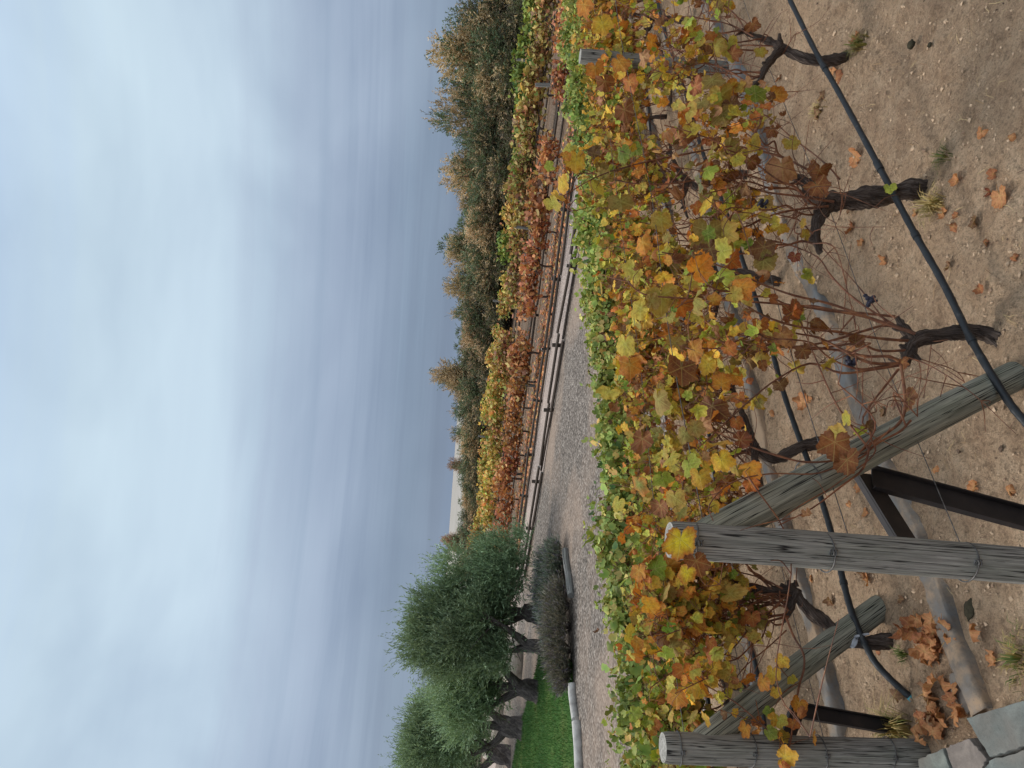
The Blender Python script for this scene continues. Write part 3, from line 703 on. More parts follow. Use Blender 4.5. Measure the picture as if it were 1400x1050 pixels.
CLASSN = {}
def vine(trunk, tr, arms, label, group, seed, c, mix, ncane, leaf_per, size, lod, extra=(), heroes=(), tops=None, grapes=0, leaf_from=.35, spread=.28, few={}):
    R = np.random.default_rng(seed); trunk = np.array(trunk, float)
    e = empty('grape_vine', trunk[0], label, 'vine', group)
    gb = G(); P = catmull(trunk, 8); n = len(P)
    rr = tr * (1.12 - .25 * np.linspace(0, 1, n)) ; rr[:3] *= 1.15
    P = np.vstack([P[:1] + [0, 0, -.06], P]); P = catmull(P[::2] if len(P) % 2 else np.vstack([P[:-1:2], P[-1:]]), 9); n = len(P)
    fl = np.linspace(0, 1, n); rr = tr * (1.1 - .22 * fl + .35 * np.exp(-fl * 14)) * (1 + .10 * np.sin(fl * 23 + seed))
    tube(gb, P, rr, 26, rough=.34, seed=seed, twist=6)
    for _ in range(26 if lod == 0 else 8):                       # peeling fibres of bark
        i0 = R.integers(0, max(1, n - 8)); i1 = min(n - 1, i0 + R.integers(5, 14)); a0 = R.uniform(0, 6.28); seg = P[i0:i1 + 1]
        Tg = seg[-1] - seg[0]; Tg /= np.linalg.norm(Tg); u_ = np.cross(Tg, [.3, 1, .2]); u_ /= np.linalg.norm(u_); v_ = np.cross(Tg, u_)
        an = a0 + np.linspace(0, .8, len(seg)); rad_ = rr[i0:i1 + 1] * (1.0 + .12 * np.linspace(-.6, 1, len(seg)) ** 2 * R.uniform(.3, 2.2))
        tube(gb, seg + (np.cos(an)[:, None] * u_ + np.sin(an)[:, None] * v_) * rad_[:, None], np.linspace(.0035, .0012, len(seg)) * R.uniform(.6, 1.5), 4)
    for a in arms:
        a = np.array(a, float); A = catmull(a, 8); tube(gb, A, np.linspace(tr * .85, tr * .32, len(A)) * (1 + .12 * np.sin(np.arange(len(A)) * 1.3)), 18, rough=.34, seed=seed + 3, twist=4)
        for s_ in range(3):                                      # knobbly spurs
            k = A[R.integers(2, len(A))]; d = np.r_[R.normal(0, .02, 2), R.uniform(.01, .045)]
            tube(gb, [k, k + d * .6, k + d], [tr * .45, tr * .4, tr * .2], 8, rough=.3, seed=seed + s_)
    for _ in range(7):                                           # head knobs and shreds of bark
        k = P[-1] + R.normal(0, tr * .5, 3); d = R.normal(0, .02, 3) + [0, 0, .012]
        tube(gb, [k, k + d], [tr * .55, tr * .28], 8, rough=.35, seed=seed + _)
    gb.build('trunk', M_VINE, e)
    gc = G(); gl = G(); paths = [np.array(x) for x in extra]
    src = [np.vstack([catmull(np.array(a), 6)]) for a in arms] or [P[-3:]]
    for i in range(ncane):
        s_ = src[i % len(src)]; st = s_[R.integers(0, len(s_))] + R.normal(0, .006, 3)
        top = (tops or TOP[c]) * R.uniform(.72, 1.0) + gz(*st[:2])
        paths.append(cane_path(R, st, top, spread))
    bare = []
    if lod == 0:
        for i in range(15):
            s_ = catmull(paths[R.integers(0, len(paths))], 4) if i > 2 else src[i % len(src)]; st = s_[R.integers(0, int(len(s_) * .8))]; d = D1 * R.normal(0, .38) + N1 * R.normal(0, .10) + np.array([0, 0, R.uniform(-.22, .25)])
            bare.append(np.array([st, st + d * .35 + R.normal(0, .035, 3), st + d * .7 + R.normal(0, .05, 3), st + d + R.normal(0, .06, 3)]))
    for P in bare:
        Q = catmull(P, 5); tube(gc, Q, np.linspace(.0034, .0012, len(Q)) * R.uniform(.6, 1.15) * (1 + .2 * (np.arange(len(Q)) % 4 == 0)), 5, cap=False)
        for _ in range(4):
            k = Q[R.integers(3, len(Q))]; d = R.normal(0, .10, 3); tube(gc, catmull([k, k + d * .5 + R.normal(0, .012, 3), k + d], 4), np.linspace(.0022, .001, 9), 4, cap=False)
    LP, LN, LT_ = [], [], []
    for pi_, P in enumerate(paths):
        Q = catmull(P, 4); L = np.linalg.norm(np.diff(P, axis=0), axis=1).sum(); r0 = R.uniform(.0030, .0060) * (1 if lod < 2 else .8)
        kn = np.arange(len(Q)); tube(gc, Q, np.linspace(r0, r0 * .4, len(Q)) * (1 + .16 * (kn % 4 == 0)), 6 if lod < 2 else 4, cap=False)
        if lod < 2 and R.random() < .8:                          # side shoots
            for _ in range(R.integers(1, 4)):
                k = Q[R.integers(len(Q) // 5, len(Q))]; d = R.normal(0, .11, 3); tube(gc, catmull([k, k + d * .5 + R.normal(0, .015, 3), k + d + [0, 0, -.02]], 4), np.linspace(r0 * .5, r0 * .22, 9), 4, cap=False)
        m = few.get(pi_, max(1, int(R.normal(leaf_per, leaf_per * .25))))
        t = R.beta(1.5, 1.05, m) * (1 - leaf_from) + leaf_from
        ix = np.clip((t * (len(Q) - 1)).astype(int), 0, len(Q) - 1); b = Q[ix]
        out = R.normal(0, 1, (m, 3)) * [1, 1, .75]; out /= np.linalg.norm(out, axis=1)[:, None]
        pl = R.uniform(.03, .13, m)[:, None] * (1.0 if lod < 2 else .9)
        p = b + out * pl + [0, 0, .01]
        if lod < 2:
            for k in range(m): tube(gc, [b[k], b[k] * .5 + p[k] * .5 + [0, 0, .012], p[k]], [.0016, .0013, .001], 4, cap=False)
        LP.append(p); LN.append(.75 * out * [1, 1, .4] + np.array([0, 0, .62]) - N1 * R.uniform(-.1, .6, (m, 1)) + R.normal(0, .48, (m, 3)))
        LT_.append(out * [1, 1, .3] + np.array([0, 0, -.75]) + R.normal(0, .4, (m, 3)))
    gc.build('canes', M_CANE, e)
    LP, LN, LT_ = map(np.vstack, (LP, LN, LT_)); n = len(LP)
    A, B, dry = pick(mix, n, R)
    curl = np.where(dry, R.normal(0, 1.15, n), R.normal(.1, .5, n)); ruf = np.where(dry, R.uniform(.08, .25, n), R.uniform(.02, .12, n))
    leaves(gl, LP, LN, LT_, size * R.lognormal(-.02, .36, n) * np.where(dry, .85, 1), A, B, lod, curl, ruf, R)
    for (X, Y, px, key, off, tx, ty) in heroes:
        p = onplane(X, Y, N1, c - off); dep = (p - CAM) @ CF; s_ = px * dep / FPX * .86
        nr = (CAM - p) / np.linalg.norm(CAM - p) + np.array([0, 0, .45]) + R.normal(0, .46, 3)
        td = CR * (-ty) + CU * (-tx) + 1e-3
        a_, b_ = PAL[key]; dr = key in ('rust', 'darkrust', 'brown', 'tan')
        leaves(gl, (p - td / np.linalg.norm(td) * s_ * .18)[None], nr[None], td[None], np.array([s_]), a_[None] * R.uniform(.9, 1.1), b_[None] * R.uniform(.9, 1.1), 0, np.array([R.normal(0, .5 if dr else .2)]), np.array([.10 if dr else .04]), R)
    gl.build('foliage', M_LEAF if lod < 2 else M_LEAF2, e)
    for _ in range(grapes):
        P = paths[R.integers(0, len(paths))]; grape_bunch(e, P[2] + R.normal(0, .04, 3), R)
    return e

def pl1(pts, off=0.0): return [onplane(X, Y, N1, C1 - off) for X, Y in pts]
def pl2(pts, off=0.0): return [onplane(X, Y, N1, C2 - off) for X, Y in pts]
G1 = 'vines of the nearest row'; G2 = 'vines of the second row'; G3 = 'vines of the third row'; G4 = 'green vines of the fourth row'

# nearest row: four vines whose trunks and main shoots are followed one by one
t1 = pl1([(1412, 496), (1380, 473), (1351, 458), (1320, 454), (1286, 458), (1257, 464), (1244, 477)])
a1 = [pl1([(1244, 476), (1238, 490), (1232, 500)]), pl1([(1250, 466), (1234, 446), (1226, 434)])]
x1 = [pl1(p, o) for p, o in [
    ([(1251, 456), (1200, 439), (1137, 416), (1086, 404), (1046, 390), (1000, 370), (950, 352), (905, 345)], .03),
    ([(1243, 453), (1183, 433), (1129, 424), (1071, 416), (1000, 411), (940, 408), (880, 402), (855, 380)], .05),
    ([(1225, 446), (1170, 410), (1137, 378), (1118, 352), (1080, 335), (1030, 322), (985, 300)], .0),
    ([(1235, 497), (1190, 496), (1155, 480), (1120, 462), (1085, 455), (1030, 440)], .02),
    ([(1233, 499), (1195, 505), (1150, 510), (1107, 497), (1060, 520), (1020, 552), (985, 585), (955, 612)], .05),
    ([(1245, 575), (1230, 590), (1200, 606), (1175, 627), (1140, 640), (1110, 648), (1050, 648), (1000, 660), (970, 690), (975, 712)], .09),
    ([(1232, 500), (1236, 530), (1237, 560), (1228, 580), (1200, 600), (1160, 625), (1105, 632), (1060, 622), (1010, 605), (980, 590)], .08),
    ([(1190, 605), (1180, 640), (1150, 665), (1110, 695), (1065, 718)], .10),
    ([(1228, 505), (1180, 570), (1195, 590)], .06)]]
hero1 = [(930, 752, 66, 'yrust', .07, 0, 1), (955, 778, 50, 'rust', .06, .3, 1), (937, 790, 40, 'yrust', .08, -.2, 1), (1140, 618, 62, 'rust', .12, -.1, 1), (1162, 640, 55, 'rust', .13, .5, 1), (1138, 590, 44, 'oliveyellow', .10, -1, -.4),
    (1158, 568, 30, 'yellowgreen', .10, .3, -1), (972, 568, 56, 'darkrust', .05, -.1, 1), (968, 582, 40, 'tan', .07, 1, .3), (900, 558, 55, 'olive', 0, 0, 1), (930, 516, 62, 'darkrust', .02, -.2, 1), (1078, 465, 50, 'tan', .06, .8, .7),
    (1040, 449, 32, 'orange', .05, 0, 1), (905, 418, 60, 'oliveyellow', .02, .1, 1), (852, 480, 46, 'yellowgreen', 0, -.3, 1), (862, 508, 44, 'amber', 0, .1, 1), (868, 425, 40, 'yellowgreen', .03, -1, .4), (828, 543, 44, 'yellowgreen', 0, -.5, 1),
    (908, 662, 40, 'lime', .06, .3, 1), (914, 634, 46, 'yellowgreen', .04, -.2, 1), (958, 660, 40, 'yellow', .06, .2, 1), (874, 671, 42, 'greenorange', 0, 0, 1), (843, 694, 32, 'yellowgreen', -.03, -.3, 1), (950, 640, 44, 'lime', .03, 1, .6),
    (1011, 548, 30, 'orange', .03, .4, 1), (1008, 582, 26, 'orange', .04, .2, 1), (988, 517, 36, 'amber', .02, .2, -1), (860, 375, 40, 'yellowgreen', 0, -.6, .6), (1250, 545, 40, 'darkrust', .02, 1, .2), (1236, 500, 26, 'rust', .03, .5, 1), (965, 505, 34, 'yellow', .03, -.4, 1), (1010, 520, 34, 'amber', .0, .8, 1), (880, 610, 46, 'rust', 0, .2, 1), (935, 600, 36, 'olive', .0, -.2, 1), (905, 700, 40, 'rust', .02, .3, 1), (925, 690, 44, 'oliveyellow', .03, .3, 1)]
vine(t1, .025, a1, 'sparse vine with a bare arching trunk beside the nearer sloping brace', G1, 21, C1, MIX1, 6, 20, .062, 0, x1, hero1, grapes=2, leaf_from=.5, few={5: 3, 6: 4, 7: 1, 8: 2, 3: 8})

t2 = pl1([(1272, 256), (1243, 260), (1223, 264), (1183, 271), (1150, 274), (1128, 276), (1112, 268)])
a2 = [pl1([(1128, 274), (1112, 258), (1092, 244), (1078, 236)]), pl1([(1130, 280), (1120, 296), (1115, 318), (1120, 345)])]
x2 = [pl1(p, o) for p, o in [
    ([(1140, 276), (1090, 268), (1045, 262), (1010, 250), (970, 236), (920, 228)], .05), ([(1132, 282), (1085, 287), (1050, 296), (1020, 310), (985, 318), (930, 300)], .04),
    ([(1148, 245), (1130, 225), (1105, 205), (1080, 186), (1050, 160), (1010, 140), (960, 128)], .06), ([(1120, 240), (1070, 215), (1030, 205), (1000, 200), (940, 210), (880, 222), (820, 240), (770, 268)], .03),
    ([(1118, 252), (1060, 250), (1000, 235), (930, 250), (860, 250), (800, 232), (775, 214)], -.02), ([(1085, 240), (1030, 190), (1000, 170), (950, 165)], .02)]]
hero2 = [(970, 330, 64, 'olive', .04, .1, 1), (975, 350, 50, 'brown', .05, .4, 1), (1040, 348, 50, 'brown', .04, -.4, 1), (1052, 362, 44, 'olive', .03, .8, .6), (955, 258, 40, 'greyolive', .04, -.3, 1), (852, 217, 38, 'green', .0, .1, 1), (872, 208, 28, 'green', 0, .8, 1),
    (1070, 240, 60, 'tan', .07, .1, 1), (1116, 242, 44, 'rust', .08, -.4, 1), (1122, 262, 44, 'rust', .09, .6, 1), (928, 198, 54, 'rust', .03, -.1, 1), (855, 158, 36, 'rust', 0, .2, 1), (757, 283, 34, 'yellowgreen', 0, .2, 1), (768, 258, 38, 'yellow', 0, 0, 1), (786, 226, 40, 'yellow', .01, -.2, 1), (775, 210, 30, 'yellowgreen', 0, -.6, 1), (760, 272, 30, 'yellow', .03, -.5, .8),
    (748, 228, 20, 'lime', 0, -1, .2), (1005, 205, 40, 'olive', .02, .9, .4), (1028, 228, 34, 'rust', .04, .3, 1), (1083, 200, 30, 'oliveyellow', .05, .4, 1), (1058, 182, 30, 'rust', .05, .4, 1), (970, 275, 36, 'olive', .02, .2, 1), (1020, 265, 34, 'brown', .03, .1, 1), (1217, 261, 22, 'lime', .075, .2, 1), (1085, 355, 24, 'red', .05, -.3, 1), (850, 285, 44, 'olive', 0, .2, 1), (905, 310, 44, 'oliveyellow', 0, .1, 1), (880, 340, 40, 'amber', 0, .2, 1)]
vine(t2, .036, a2, 'vine with the thickest shaggy upright trunk, second in the nearest row', G1, 22, C1, MIX1, 9, 21, .062, 0, x2, hero2, grapes=1, leaf_from=.5)

t3 = pl1([(1178, 68), (1160, 76), (1143, 82), (1114, 83), (1086, 74), (1066, 64)])
a3 = [pl1([(1066, 64), (1045, 54), (1023, 46), (1010, 40)]), pl1([(1068, 66), (1048, 90), (1040, 108), (1030, 118)])]
x3 = [pl1(p, o) for p, o in [
    ([(1030, 118), (1010, 105), (985, 92), (960, 87), (930, 93), (900, 98), (870, 104)], .06), ([(1030, 50), (1000, 34), (960, 26), (920, 24), (880, 36)], .03), ([(1022, 46), (1005, 20), (985, 5), (960, -6)], .02),
    ([(1040, 110), (1055, 128), (1062, 130), (1030, 135), (1000, 120)], .05), ([(1050, 70), (1000, 66), (965, 52), (930, 54)], .03)]]
hero3 = [(975, 118, 44, 'olive', .06, .2, 1), (985, 140, 48, 'oliveyellow', .07, 0, 1), (960, 150, 46, 'olive', .06, .2, 1), (945, 132, 40, 'yellowgreen', .05, -.3, 1), (1000, 128, 40, 'amber', .06, .5, 1), (990, 165, 44, 'olive', .05, .3, 1), (978, 138, 26, 'lime', .09, 0, 1), (940, 160, 42, 'oliveyellow', .05, .1, 1), (1002, 150, 36, 'brown', .07, .4, 1), (998, 72, 42, 'yellowgreen', .05, .2, 1), (1005, 80, 36, 'rust', .04, .6, 1), (980, 70, 34, 'oliveyellow', .05, .1, 1), (1042, 74, 24, 'oliveyellow', .06, .4, 1), (1030, 40, 30, 'rust', .05, .2, 1), (815, 100, 34, 'amber', 0, .2, 1), (850, 92, 36, 'amber', 0, .5, 1), (880, 85, 34, 'tan', .02, .1, 1), (800, 14, 34, 'amber', 0, .2, 1), (825, 40, 40, 'yellow', 0, .2, 1), (862, 120, 36, 'orange', 0, .1, 1), (830, 120, 42, 'rust', 0, .4, 1)]
vine(t3, .027, a3, 'vine with a grey curved trunk beside the two dark clods', G1, 23, C1, MIX1, 9, 19, .060, 0, x3, hero3, leaf_from=.5)
pt_ = N1 * C1 + D1 * 5.15
t4 = [pt_ + np.array(o) for o in ((0, 0, -.02), (.02, .01, .15), (-.03, -.02, .3), (.02, 0, .44))]
vine(t4, .027, [[t4[-1], t4[-1] + D1 * .15 + [0, 0, .03], t4[-1] + D1 * .4 + [0, 0, .05]], [t4[-1], t4[-1] - D1 * .15 + [0, 0, .02], t4[-1] - D1 * .38 + [0, 0, .06]]], 'vine of the nearest row cut by the picture edge beyond the grey curved trunk', G1, 24, C1, MIX1, 12, 20, .060, 0)

def row_vine(c, t, label, group, seed, mix, nc, lp, size, lod, zhead=.44, tr=.025, **kw):
    R = np.random.default_rng(seed); b = r1(c, t) + N1 * R.normal(0, .03); ln = R.normal(0, .07, 2)
    T = [b + np.r_[0, 0, -.03], b + np.r_[ln * .5 + R.normal(0, .02, 2), zhead * .4], b + np.r_[ln + R.normal(0, .025, 2), zhead * .75], b + np.r_[ln * .8, zhead]]
    h = T[-1]; arms = []
    for s_ in (-1, 1):
        arms.append([h, h + D1 * s_ * .14 + np.r_[R.normal(0, .02, 2), R.uniform(0, .05)], h + D1 * s_ * .3 + np.r_[R.normal(0, .03, 2), R.uniform(.02, .08)], h + D1 * s_ * R.uniform(.4, .52) + np.r_[R.normal(0, .03, 2), R.uniform(.02, .1)]])
    return vine(T, tr, arms, label, group, seed, c, mix, nc, lp, size, lod, **kw)
ORD = ['first', 'second', 'third', 'fourth', 'fifth', 'sixth', 'seventh', 'eighth', 'ninth', 'tenth', 'eleventh', 'twelfth', 'thirteenth', 'fourteenth']

# second row: the vine with the white tie, then those behind it
tv = pl2([(1222, 876), (1183, 879), (1154, 873), (1134, 856), (1109, 836), (1091, 816), (1086, 807)])
av = [pl2([(1086, 807), (1051, 808), (1017, 801), (988, 791), (970, 788)]), pl2([(1088, 812), (1080, 835), (1072, 850)])]
xv = [pl2(p, o) for p, o in [
    ([(1075, 845), (1085, 870), (1098, 893), (1099, 915), (1092, 940), (1085, 985), (1077, 1024), (1062, 1005), (1035, 985), (1005, 960), (965, 937), (935, 920)], .08),
    ([(1075, 862), (1050, 885), (1020, 910), (1000, 935), (985, 950)], .05), ([(1070, 805), (1040, 790), (1000, 780), (965, 772), (935, 770)], .04), ([(1066, 808), (1062, 830), (1020, 845), (985, 848)], .03), ([(1060, 806), (1010, 815), (970, 830), (920, 845)], 0)]]
herov = [(1068, 908, 28, 'yellow', .10, -.2, 1), (1057, 928, 34, 'yellow', .11, .1, 1), (1040, 938, 34, 'amber', .12, -.4, 1), (1062, 950, 24, 'yellow', .11, .3, 1), (1084, 932, 20, 'yellowgreen', .10, .4, 1), (965, 988, 32, 'yellow', .12, .1, 1), (1090, 968, 32, 'amber', .10, -.4, 1), (1066, 990, 30, 'yellowgreen', .11, .2, 1), (1084, 994, 26, 'orange', .12, 0, 1), (1051, 977, 24, 'green', .10, -.3, 1), (990, 980, 22, 'brown', .11, .2, 1), (1018, 1002, 30, 'amber', .08, 0, 1), (1037, 990, 22, 'orange', .06, .3, 1),
    (952, 860, 40, 'amber', .05, .2, 1), (935, 925, 40, 'orange', .04, .1, 1), (955, 945, 40, 'yellow', .05, -.2, 1), (925, 960, 40, 'amber', .05, .1, 1), (875, 788, 36, 'amber', .02, .3, 1), (890, 800, 32, 'yellow', .03, 0, 1), (975, 908, 32, 'orange', .05, .2, 1), (972, 885, 32, 'orange', .05, .3, 1), (1018, 850, 26, 'orange', .05, .5, 1), (940, 815, 32, 'yellowgreen', .03, .3, 1), (968, 805, 34, 'amber', .04, .1, 1), (1000, 866, 28, 'yellowgreen', .03, .2, 1)]
V2 = vine(tv, .025, av, 'vine with a white tie round its dark leaning trunk, in front of the sloping brace', G2, 31, C2, MIX2, 30, 22, .060, 0, xv, herov, tops=1.2, grapes=1, leaf_from=.42)
g = G(); a, b = pl2([(1170, 877), (1158, 871)], .002)
tube(g, catmull([a, (a + b) / 2, b], 4), [.030, .034, .031, .035, .033, .029, .032, .034, .030], 14, rough=.18, seed=2)
k = (a + b) / 2 - N1 * .03; tube(g, [k, k + [.012, -.01, -.03], k + [.02, -.012, -.06]], [.006, .008, .004], 6); g.build('white_tie', M_TIE, V2)
tt2 = (at(1262, 265) @ D1)
for i in range(7):
    t = 2.38 + 1.22 * i
    lab = ['orange and yellow vine, {}', 'orange brown vine with a dark trunk, {}'][i % 2].format(ORD[i + 1] + ' in the second row from the flagstones')
    row_vine(C2, t, lab, G2, 40 + i, MIX2 if i % 2 else MIX1, 30, 26, .060, 0 if i < 3 else 1, grapes=2 if i < 4 else 0, leaf_from=.36)
for i in range(9):
    row_vine(C3, .3 + 1.22 * i, f'low yellow and green vine, {ORD[i]} from the flagstone end of its row', G3, 60 + i, MIX3 if i % 3 else MIX2, 32, 30, .060, 1, zhead=.34, tr=.022, leaf_from=.3)
for i in range(12):
    row_vine(C4, .4 + 1.12 * i, f'bright green bushy vine along the gravel road, {ORD[i]} from the lawn end', G4, 80 + i, MIX4, 70, 66, .062, 2, zhead=.3, tr=.022, leaf_from=.05, spread=.36)

# ------------------------------------------------------------------ fallen leaves
FL = [(1170, 215, 28, 'tan'), (1341, 182, 16, 'tan'), (1383, 187, 12, 'tan'), (1356, 238, 18, 'rust'), (1368, 270, 34, 'tan'), (1353, 262, 16, 'red'), (1308, 245, 20, 'tan'), (1290, 292, 20, 'tan'), (1304, 310, 24, 'rust'), (1306, 295, 12, 'rust'), (1332, 304, 22, 'brown'), (1346, 330, 14, 'rust'), (1250, 291, 10, 'orange'), (1168, 52, 18, 'rust'), (1143, 106, 20, 'rust'), (1138, 98, 14, 'orange'), (1123, 130, 16, 'brown'), (1113, 157, 22, 'brown'), (1177, 332, 12, 'tan'), (1207, 355, 18, 'orange'), (1297, 364, 14, 'brown'), (1340, 396, 16, 'rust'), (1162, 285, 16, 'brown'), (1163, 313, 20, 'rust'), (1065, 107, 12, 'rust'), (1083, 509, 20, 'tan'), (1097, 548, 28, 'tan'), (1053, 566, 12, 'orange'), (1108, 546, 10, 'tan'), (1160, 690, 14, 'orange'), (1180, 700, 16, 'orange'), (1330, 668, 24, 'orange'), (1379, 670, 20, 'tan'), (1278, 640, 14, 'orange'), (1172, 664, 24, 'orange'), (1107, 792, 12, 'orange'), (1186, 791, 20, 'orange'), (1180, 785, 16, 'brown'), (1198, 889, 16, 'rust'), (1355, 900, 24, 'tan'), (1127, 955, 12, 'rust'), (1135, 822, 16, 'brown'), (1302, 900, 20, 'rust'), (1232, 820, 14, 'brown'), (1240, 560, 16, 'brown'), (1206, 562, 14, 'brown'), (1148, 470, 12, 'tan'), (1163, 480, 16, 'tan'), (1385, 352, 14, 'rust'), (1190, 610, 10, 'tan')]
def fallen(X, Y, px, key, label, group, seed, dz=0.0, flat=.25):
    R = np.random.default_rng(seed); p = at(X, Y, 0.0)
    for _ in range(3): p = at(X, Y, float(soil_h(p[0], p[1])) + .012 + dz)
    dep = (p - CAM) @ CF; s_ = px * dep / FPX * 1.2; a, b = PAL[dict(tan='drytan', orange='drytan', rust='dryrust', brown='drybrown').get(key, key)]; an = R.uniform(0, 6.28)
    g = G(); nr = np.array([R.normal(0, flat), R.normal(0, flat), 1.]); 
    leaves(g, p[None], nr[None], np.array([[cos(an), sin(an), 0]]), np.array([s_]), a[None] * R.uniform(.8, 1.15), b[None] * R.uniform(.8, 1.15), 0, np.array([R.choice([-1, 1]) * R.uniform(.3, 1.1)]), np.array([R.uniform(.06, .17)]), R)
    st = np.array([cos(an), sin(an), 0]); tube(g, [p - st * s_ * .08, p - st * s_ * .3 + [0, 0, .006], p - st * s_ * .55 + [0, .004, .002]], [.0016, .0013, .001], 5, col=a * .8)
    return tag(g.build('fallen_leaf', M_LEAF), label, 'leaf', group)
COLN = dict(tan='pale tan', rust='rusty brown', brown='dull brown', orange='orange', red='dark red')
for i, (X, Y, px, key) in enumerate(FL):
    fallen(X, Y, px, key, f'single {COLN[key]} curled vine leaf lying loose on the bare soil', f'{COLN[key]} leaves scattered on the soil', 300 + i)
R = np.random.default_rng(77)
for i in range(34):
    X, Y = R.normal(1271, 15), R.normal(877, 19); key = R.choice(['orange', 'tan', 'orange', 'rust', 'tan'])
    fallen(X, Y, R.uniform(19, 29), key, 'dry orange brown leaf in the heap at the foot of the white-tied vine', 'leaves of the heap by the kerb', 400 + i, R.uniform(0, .05), .5)
for i in range(22):
    X, Y = R.normal(1272, 22), R.normal(972, 20); key = R.choice(['rust', 'tan', 'orange', 'brown'])
    if X > 1312: X = 1300
    fallen(X, Y, R.uniform(18, 32), key, 'dry leaf of the heap round the hose end beside the flagstones', 'leaves of the heap at the hose end', 450 + i, R.uniform(0, .05), .5)

# ------------------------------------------------------------------ grass tufts
def tuft(p, n, h, spread, cols, label, seed, w=.0022):
    R = np.random.default_rng(seed); g = G()
    a = R.uniform(0, 6.28, n); rr = np.minimum(np.abs(R.normal(0, spread * .3, n)), spread * .7); b = p + np.c_[np.cos(a) * rr, np.sin(a) * rr, np.zeros(n)]; b[:, 2] = soil_h(b[:, 0], b[:, 1])
    ln = h * R.uniform(.4, 1.1, n); le = R.uniform(.2, 1.1, n)
    d = np.c_[np.cos(a), np.sin(a), np.zeros(n)]; s_ = np.c_[-np.sin(a), np.cos(a), np.zeros(n)] * w
    mid = b + d * (ln * le * .3)[:, None] + [0, 0, 1.] * (ln * .62)[:, None]; tip = b + d * (ln * le * .85)[:, None] + [0, 0, 1.] * (ln * (1 - .5 * le))[:, None]
    V = np.stack([b - s_, b + s_, mid + s_ * .8, mid - s_ * .8, tip], 1)
    F4 = (np.array([(0, 1, 2, 3)])[None] + (np.arange(n) * 5)[:, None, None]).reshape(-1, 4); F3 = (np.array([(3, 2, 4)])[None] + (np.arange(n) * 5)[:, None, None]).reshape(-1, 3)
    c = np.array(cols)[R.choice(len(cols), n)]; g.add(V.reshape(-1, 3), [F4, F3], np.repeat(c, 5, 0))
    return tag(g.build('grass_tuft', M_STRAW), label, 'grass tuft')
STR = [lin(188, 166, 110), lin(160, 136, 86), lin(138, 126, 70)]; GRN = [lin(86, 100, 46), lin(110, 116, 58)]
tuft(at(1238, 996, 0), 240, .17, .12, STR + GRN[1:], 'straw coloured tuft at the foot of the bracket by the flagstone end post', 1)
tuft(at(1402, 900, 0), 160, .07, .16, STR[1:] + GRN, 'greenish dry tuft beside the blue grey flagstone', 2)
tuft(at(1288, 280, 0), 150, .10, .10, STR, 'dry straw tuft at the foot of the thickest vine trunk', 3)
tuft(at(1300, 214, 0), 60, .05, .09, GRN + STR[2:], 'small green tuft near a fallen tan leaf on open soil', 4)
tuft(at(1180, 62, 0), 130, .08, .09, STR[1:] + GRN[1:], 'dry tuft round the base of the grey curved vine trunk', 5)
tuft(at(1240, 895, 0), 60, .05, .08, GRN, 'tiny green tuft next to the leaf heap', 7)
tuft(at(1130, 150, 0), 70, .05, .13, STR, 'thin straw tuft beside a brown fallen leaf', 8)

# ------------------------------------------------------------------ log fences of the far vineyard
def fence(c, t0, t1, step, label, zs=(.07, .18), ph=.25, r=.038, seed=0, skew=0.0):
    R = np.random.default_rng(seed); e = empty('log_fence', r2(c, (t0 + t1) / 2), label, 'fence')
    for t in np.arange(t0, t1 + .01, step):
        b = r2(c + R.normal(0, .02), t + R.normal(0, .1)); g = G(); h = ph * R.uniform(.8, 1.25)
        log(g, b - [0, 0, .1], b + [R.normal(0, .03), R.normal(0, .03), h], r * R.uniform(.9, 1.3), 12, 8, seed=int(t * 3) % 7); g.build('fence_post', [M_LOG, M_END], e)
    for z in zs:
        t = t0 - .3
        while t < t1:
            L = step * R.uniform(.97, 1.03); o = R.normal(0, .02, 2)
            g = G(); log(g, r2(c - .08 + o[0], t, z + R.normal(0, .02)), r2(c - .08 + o[0], t + L * .99, z + R.normal(0, .02)), r * R.uniform(.8, 1.05), 12, 10, seed=int(t * 5) % 7, bend=R.normal(0, .02)); g.build('rail', [M_LOG, M_END], e)
            t += L
    return e
tl = lambda X, Y, c: float(onplane(X, Y, N2, c) @ D2)
fence(15.35, tl(786, 270, 15.35) - 2.5, tl(726, 728, 15.35), 2.05, 'nearest low log fence with double rails along the road edge', seed=1)
fence(17.65, tl(780, 60, 17.65), tl(714, 726, 17.65), 1.9, 'second low log fence behind the pale strip, under the rusty vines', seed=2)
fence(21.6, tl(760, 20, 21.6), tl(700, 730, 21.6), 2.2, 'low log rails between the rusty vines and the olive brown vines', seed=3, zs=(.10, .24))
fence(27.2, tl(740, -10, 27.2), tl(690, 740, 27.2), 2.4, 'farthest low log rails at the foot of the yellow green vines', seed=4, zs=(.12, .28))

